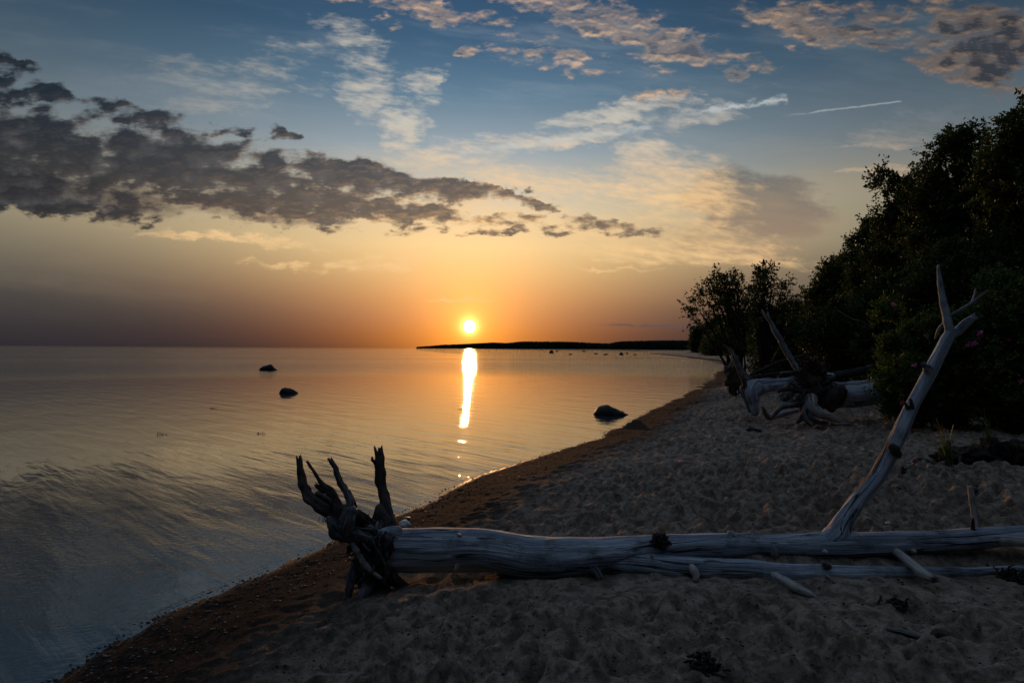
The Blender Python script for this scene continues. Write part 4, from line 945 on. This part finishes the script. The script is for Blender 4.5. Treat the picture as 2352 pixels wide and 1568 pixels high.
tuft('beach_grass', 'tall green grass blade pair rising behind the dark stump clump', Z7, [(1260, 720, 1205, 230, .016), (1250, 740, 1180, 400, .010), (1260, 740, 1235, 330, .014), (1275, 740, 1240, 520, .012), (1200, 700, 1215, 600, .010), (1240, 720, 1170, 480, .008), (1270, 740, 1310, 560, .006), (1265, 700, 1300, 380, .006)] + [(1215 + rng.random() * 90, 740, 1170 + rng.random() * 150, 460 + rng.random() * 180, .008) for _ in range(9)], Y, 'grass')
tuft('beach_grass', 'short grass blades to the right of the tall pair', Z7, [(1350, 680, 1355, 400, .014), (1370, 680, 1360, 500, .010), (1400, 700, 1440, 550, .010), (1420, 700, 1400, 620, .008), (1050, 680, 1070, 530, .010), (1330, 690, 1330, 560, .008)], Y, 'grass')
bl = []
for k in range(130):
    x = random.choice([820, 1050, 1080, 1120, 1250, 1600, 1680]) + rng.normal() * 45; bl.append((x, 790 - (x > 1000) * 50 + rng.normal() * 15, x + rng.normal() * 40, 730 - (x > 1000) * 40 + rng.normal() * 20, .003))
o = tuft('dry_grass', 'rusty dry grass matted over the dark stump clump', Z7, bl, Y - .18, 'straw')
tuft('grass_stalk', 'single dry stalk leaning left beside the small driftwood lump', Z7, [(410, 1020, 245, 680, .004), (415, 1015, 320, 820, .004)], G(*Z7(410, 1020)).y, 'straw', None)
c = G(*Z7(480, 1000))
o = path(zp(Z7, [(320, 920, 20, c.y), (400, 905, 26, c.y - .02), (470, 920, 40, c.y), (550, 975, 30, c.y), (560, 1000, 10, c.y)]), 14, lump=.25).build('driftwood_piece', M['mixed']); tag(o, 'small humped grey driftwood lump left of the stump clump', 'driftwood')
# pieces half buried at the lower right
z3c = lambda x, y: G(*Z3(x, y))
c = z3c(1400, 1380)
W_ = empty('driftwood_piece', c, 'half buried weathered stick in the lower right sand', 'driftwood')
path(zp(Z3, [(1180, 1320, 18, c.y + .05), (1300, 1345, 26, c.y), (1400, 1375, 26, c.y - .03), (1470, 1395, 14, c.y - .04)]), 12, lump=.2).build('stick', M['mixed'], W_)
path(zp(Z3, [(1560, 1400, 30, c.y - .05), (1610, 1360, 34, c.y - .05), (1680, 1390, 30, c.y - .05)]), 12, lump=.4).build('lump', M['dark'], W_)
def weed(label, px, py, size, n_=40, cat='seaweed', flat=.5, mat='weed'):
    c = G(px, py); mb_ = MB()
    for k in range(n_ * 2):
        d = rng.normal(size=3) * size * .5; d[2] = abs(d[2]) * flat * .6; q = np.array([c.x, c.y, c.z + .012]) + d; v = rng.normal(size=3) * size * .16; v[2] *= .7
        v2 = v + rng.normal(size=3) * size * .14; q[2] = max(q[2], c.z); P_ = [q, q + v, q + v + v2 * .7, q + v * .6 + v2 * 1.3]
        for p_ in P_: p_[2] = max(p_[2], c.z)
        mb_.tube(P_, [.004, .007, .005, .002], 5, sub=3, lump=.7)
    mb_.blob((c.x, c.y, c.z), (size * 1.1, size * .9, size * .3), .5, 3)
    tag(mb_.build('seaweed_clump', M[mat]), label, cat, 'dark weed clumps on the sand')
weed('curly black seaweed clump standing in the sand at the bottom edge', 1622, 1545, 0.066, 46, flat=1.6)
weed('black weed clump touching the thin limb at the right edge', 2330, 1335, 0.077, 60, flat=.9)
weed('black weed clump on the sand between upright branch and short stick', *Z3(1310, 180), 0.088, 40)
weed('dark twiggy clump right of the short upright stick', *Z3(1990, 150), 0.077, 30)
weed('small dark weed scrap before the dark hollow under the limb', *Z3(1250, 1120), 0.050, 26)
weed('weed tangle on the sand beside the stump clump', *Z7(800, 1070), 0.077, 40)
weed('dark weed lying before the small humped driftwood lump', *Z7(300, 1060), 0.099, 24)
weed('weed scrap on the sand under the rose bush', *Z4(1920, 1340), 0.110, 26)
weed('weed lump on the open sand above the long trunk', *Z4(860, 1510), 0.121, 26)
def stone(name, label, px, py, r, mat, fl=.7, grp=None, dz=0.0):
    c = G(px, py); s_ = c.y / F * r
    return tag(MB().blob((c.x, c.y, c.z + s_ * fl * .5 + dz), (s_, s_ * .8, s_ * fl), .14).build(name, M[mat]), label, 'stone', grp)
stone('stone', 'pale rounded stone behind the trunk beside the thick broken root', *Z1(1015, 800), 14, 'white', .8)
stone('stone', 'small white stone on the sand just above the trunk', *Z3(1180, 482), 6, 'white', .7, dz=.06)
stone('stone', 'tiny pale chip on the open sand above the black knot', *Z2(1288, 402), 3.2, 'white')
stone('stone', 'small dark flat stone on the wet slope behind the roots', *Z1(1035, 735), 9, 'pebble', .4)
# sprigs of weed breaking the water surface
for px_, py_, lb_ in ((372, 998, 'thin sprigs of weed poking out of the calm water on the left'), (600, 996, 'thin sprigs of weed poking out of the water left of the roots'), (1062, 940, 'thin weed stems in the water beside the sun glitter'), (489, 938, 'small weed stems in the open water below the near left rock')):
    c = G(px_, py_, 0.0); mb_ = MB()
    mb_.tube([(c.x - .11, c.y, .003), (c.x, c.y + .02, .006), (c.x + .12, c.y, .003)], [.002, .003, .002], 5, sub=3)
    for k in range(9):
        x_ = c.x - .11 + .22 * rng.random(); y_ = c.y + rng.normal() * .008; h_ = .02 + rng.random() * .05
        mb_.tube([(x_, y_, -.02), (x_ + rng.normal() * .01, y_, h_ * .6), (x_ + rng.normal() * .03, y_, h_)], [.003, .003, .0015], 5, sub=3)
    tag(mb_.build('water_weed', M['weed']), lb_, 'water weed', 'weed sprigs in the water')
# pebbles and weed crumbs
def scatter(name, n_, fn, mat, label, size, fl=.6):
    V = []; Fq = []; k = 0
    base_ = [(math.cos(a) * math.cos(b), math.sin(a) * math.cos(b), math.sin(b)) for b in (-.5, .5) for a in (0, 1.26, 2.51, 3.77, 5.03)]
    while k < n_:
        x, y, g = fn(); r = size * (0.4 + rng.random() ** 2 * 1.6); v0 = len(V); an = rng.random() * 6
        for bx, by, bz in base_:
            q = .7 + .5 * rng.random(); V.append((x + (bx * math.cos(an) - by * math.sin(an)) * r * q, y + (bx * math.sin(an) + by * math.cos(an)) * r * q * .7, g + bz * r * fl))
        V.append((x, y, g + r * fl * .85)); t = v0 + 10
        for q in range(5): Fq += [(v0 + q, v0 + (q + 1) % 5, v0 + 5 + (q + 1) % 5, v0 + 5 + q), (v0 + 5 + q, v0 + 5 + (q + 1) % 5, t, t)]
        k += 1
    mb_ = MB(); mb_.add(V, V, Fq); return tag(mb_.build(name, M[mat], smooth=False), label, 'pebbles', kind='stuff')
SH = np.array(SHORE[4:18])
segl = np.hypot(*(SH[1:] - SH[:-1]).T)
def shore_pt(lo=-.15, hi=.8):
    i = rng.choice(len(segl), p=(segl / SH[1:, 1]) / (segl / SH[1:, 1]).sum()); t = rng.random()
    p = SH[i] * (1 - t) + SH[i + 1] * t; d = (SH[i + 1] - SH[i]) / segl[i]; nn = np.array([d[1], -d[0]])
    o = lo + (hi - lo) * rng.random() ** 1.8; q = p + nn * o
    return q[0], q[1], ground(q[0], q[1]) + .006
scatter('shore_pebbles', 4200, lambda: shore_pt(), 'pebble', 'fine dark pebbles strewn along the water line', .008)
def sand_pt():
    while True:
        px = rng.random() * 2352; py = 960 + rng.random() * 600
        c = G(px, py)
        if c.y < 14 and sdist(np.array([c.x]), np.array([c.y]))[0] > 1.2: return c.x, c.y, c.z + .005
scatter('beach_debris', 1500, sand_pt, 'weed', 'dark crumbs of bark and weed scattered over the sand', .006, .5)
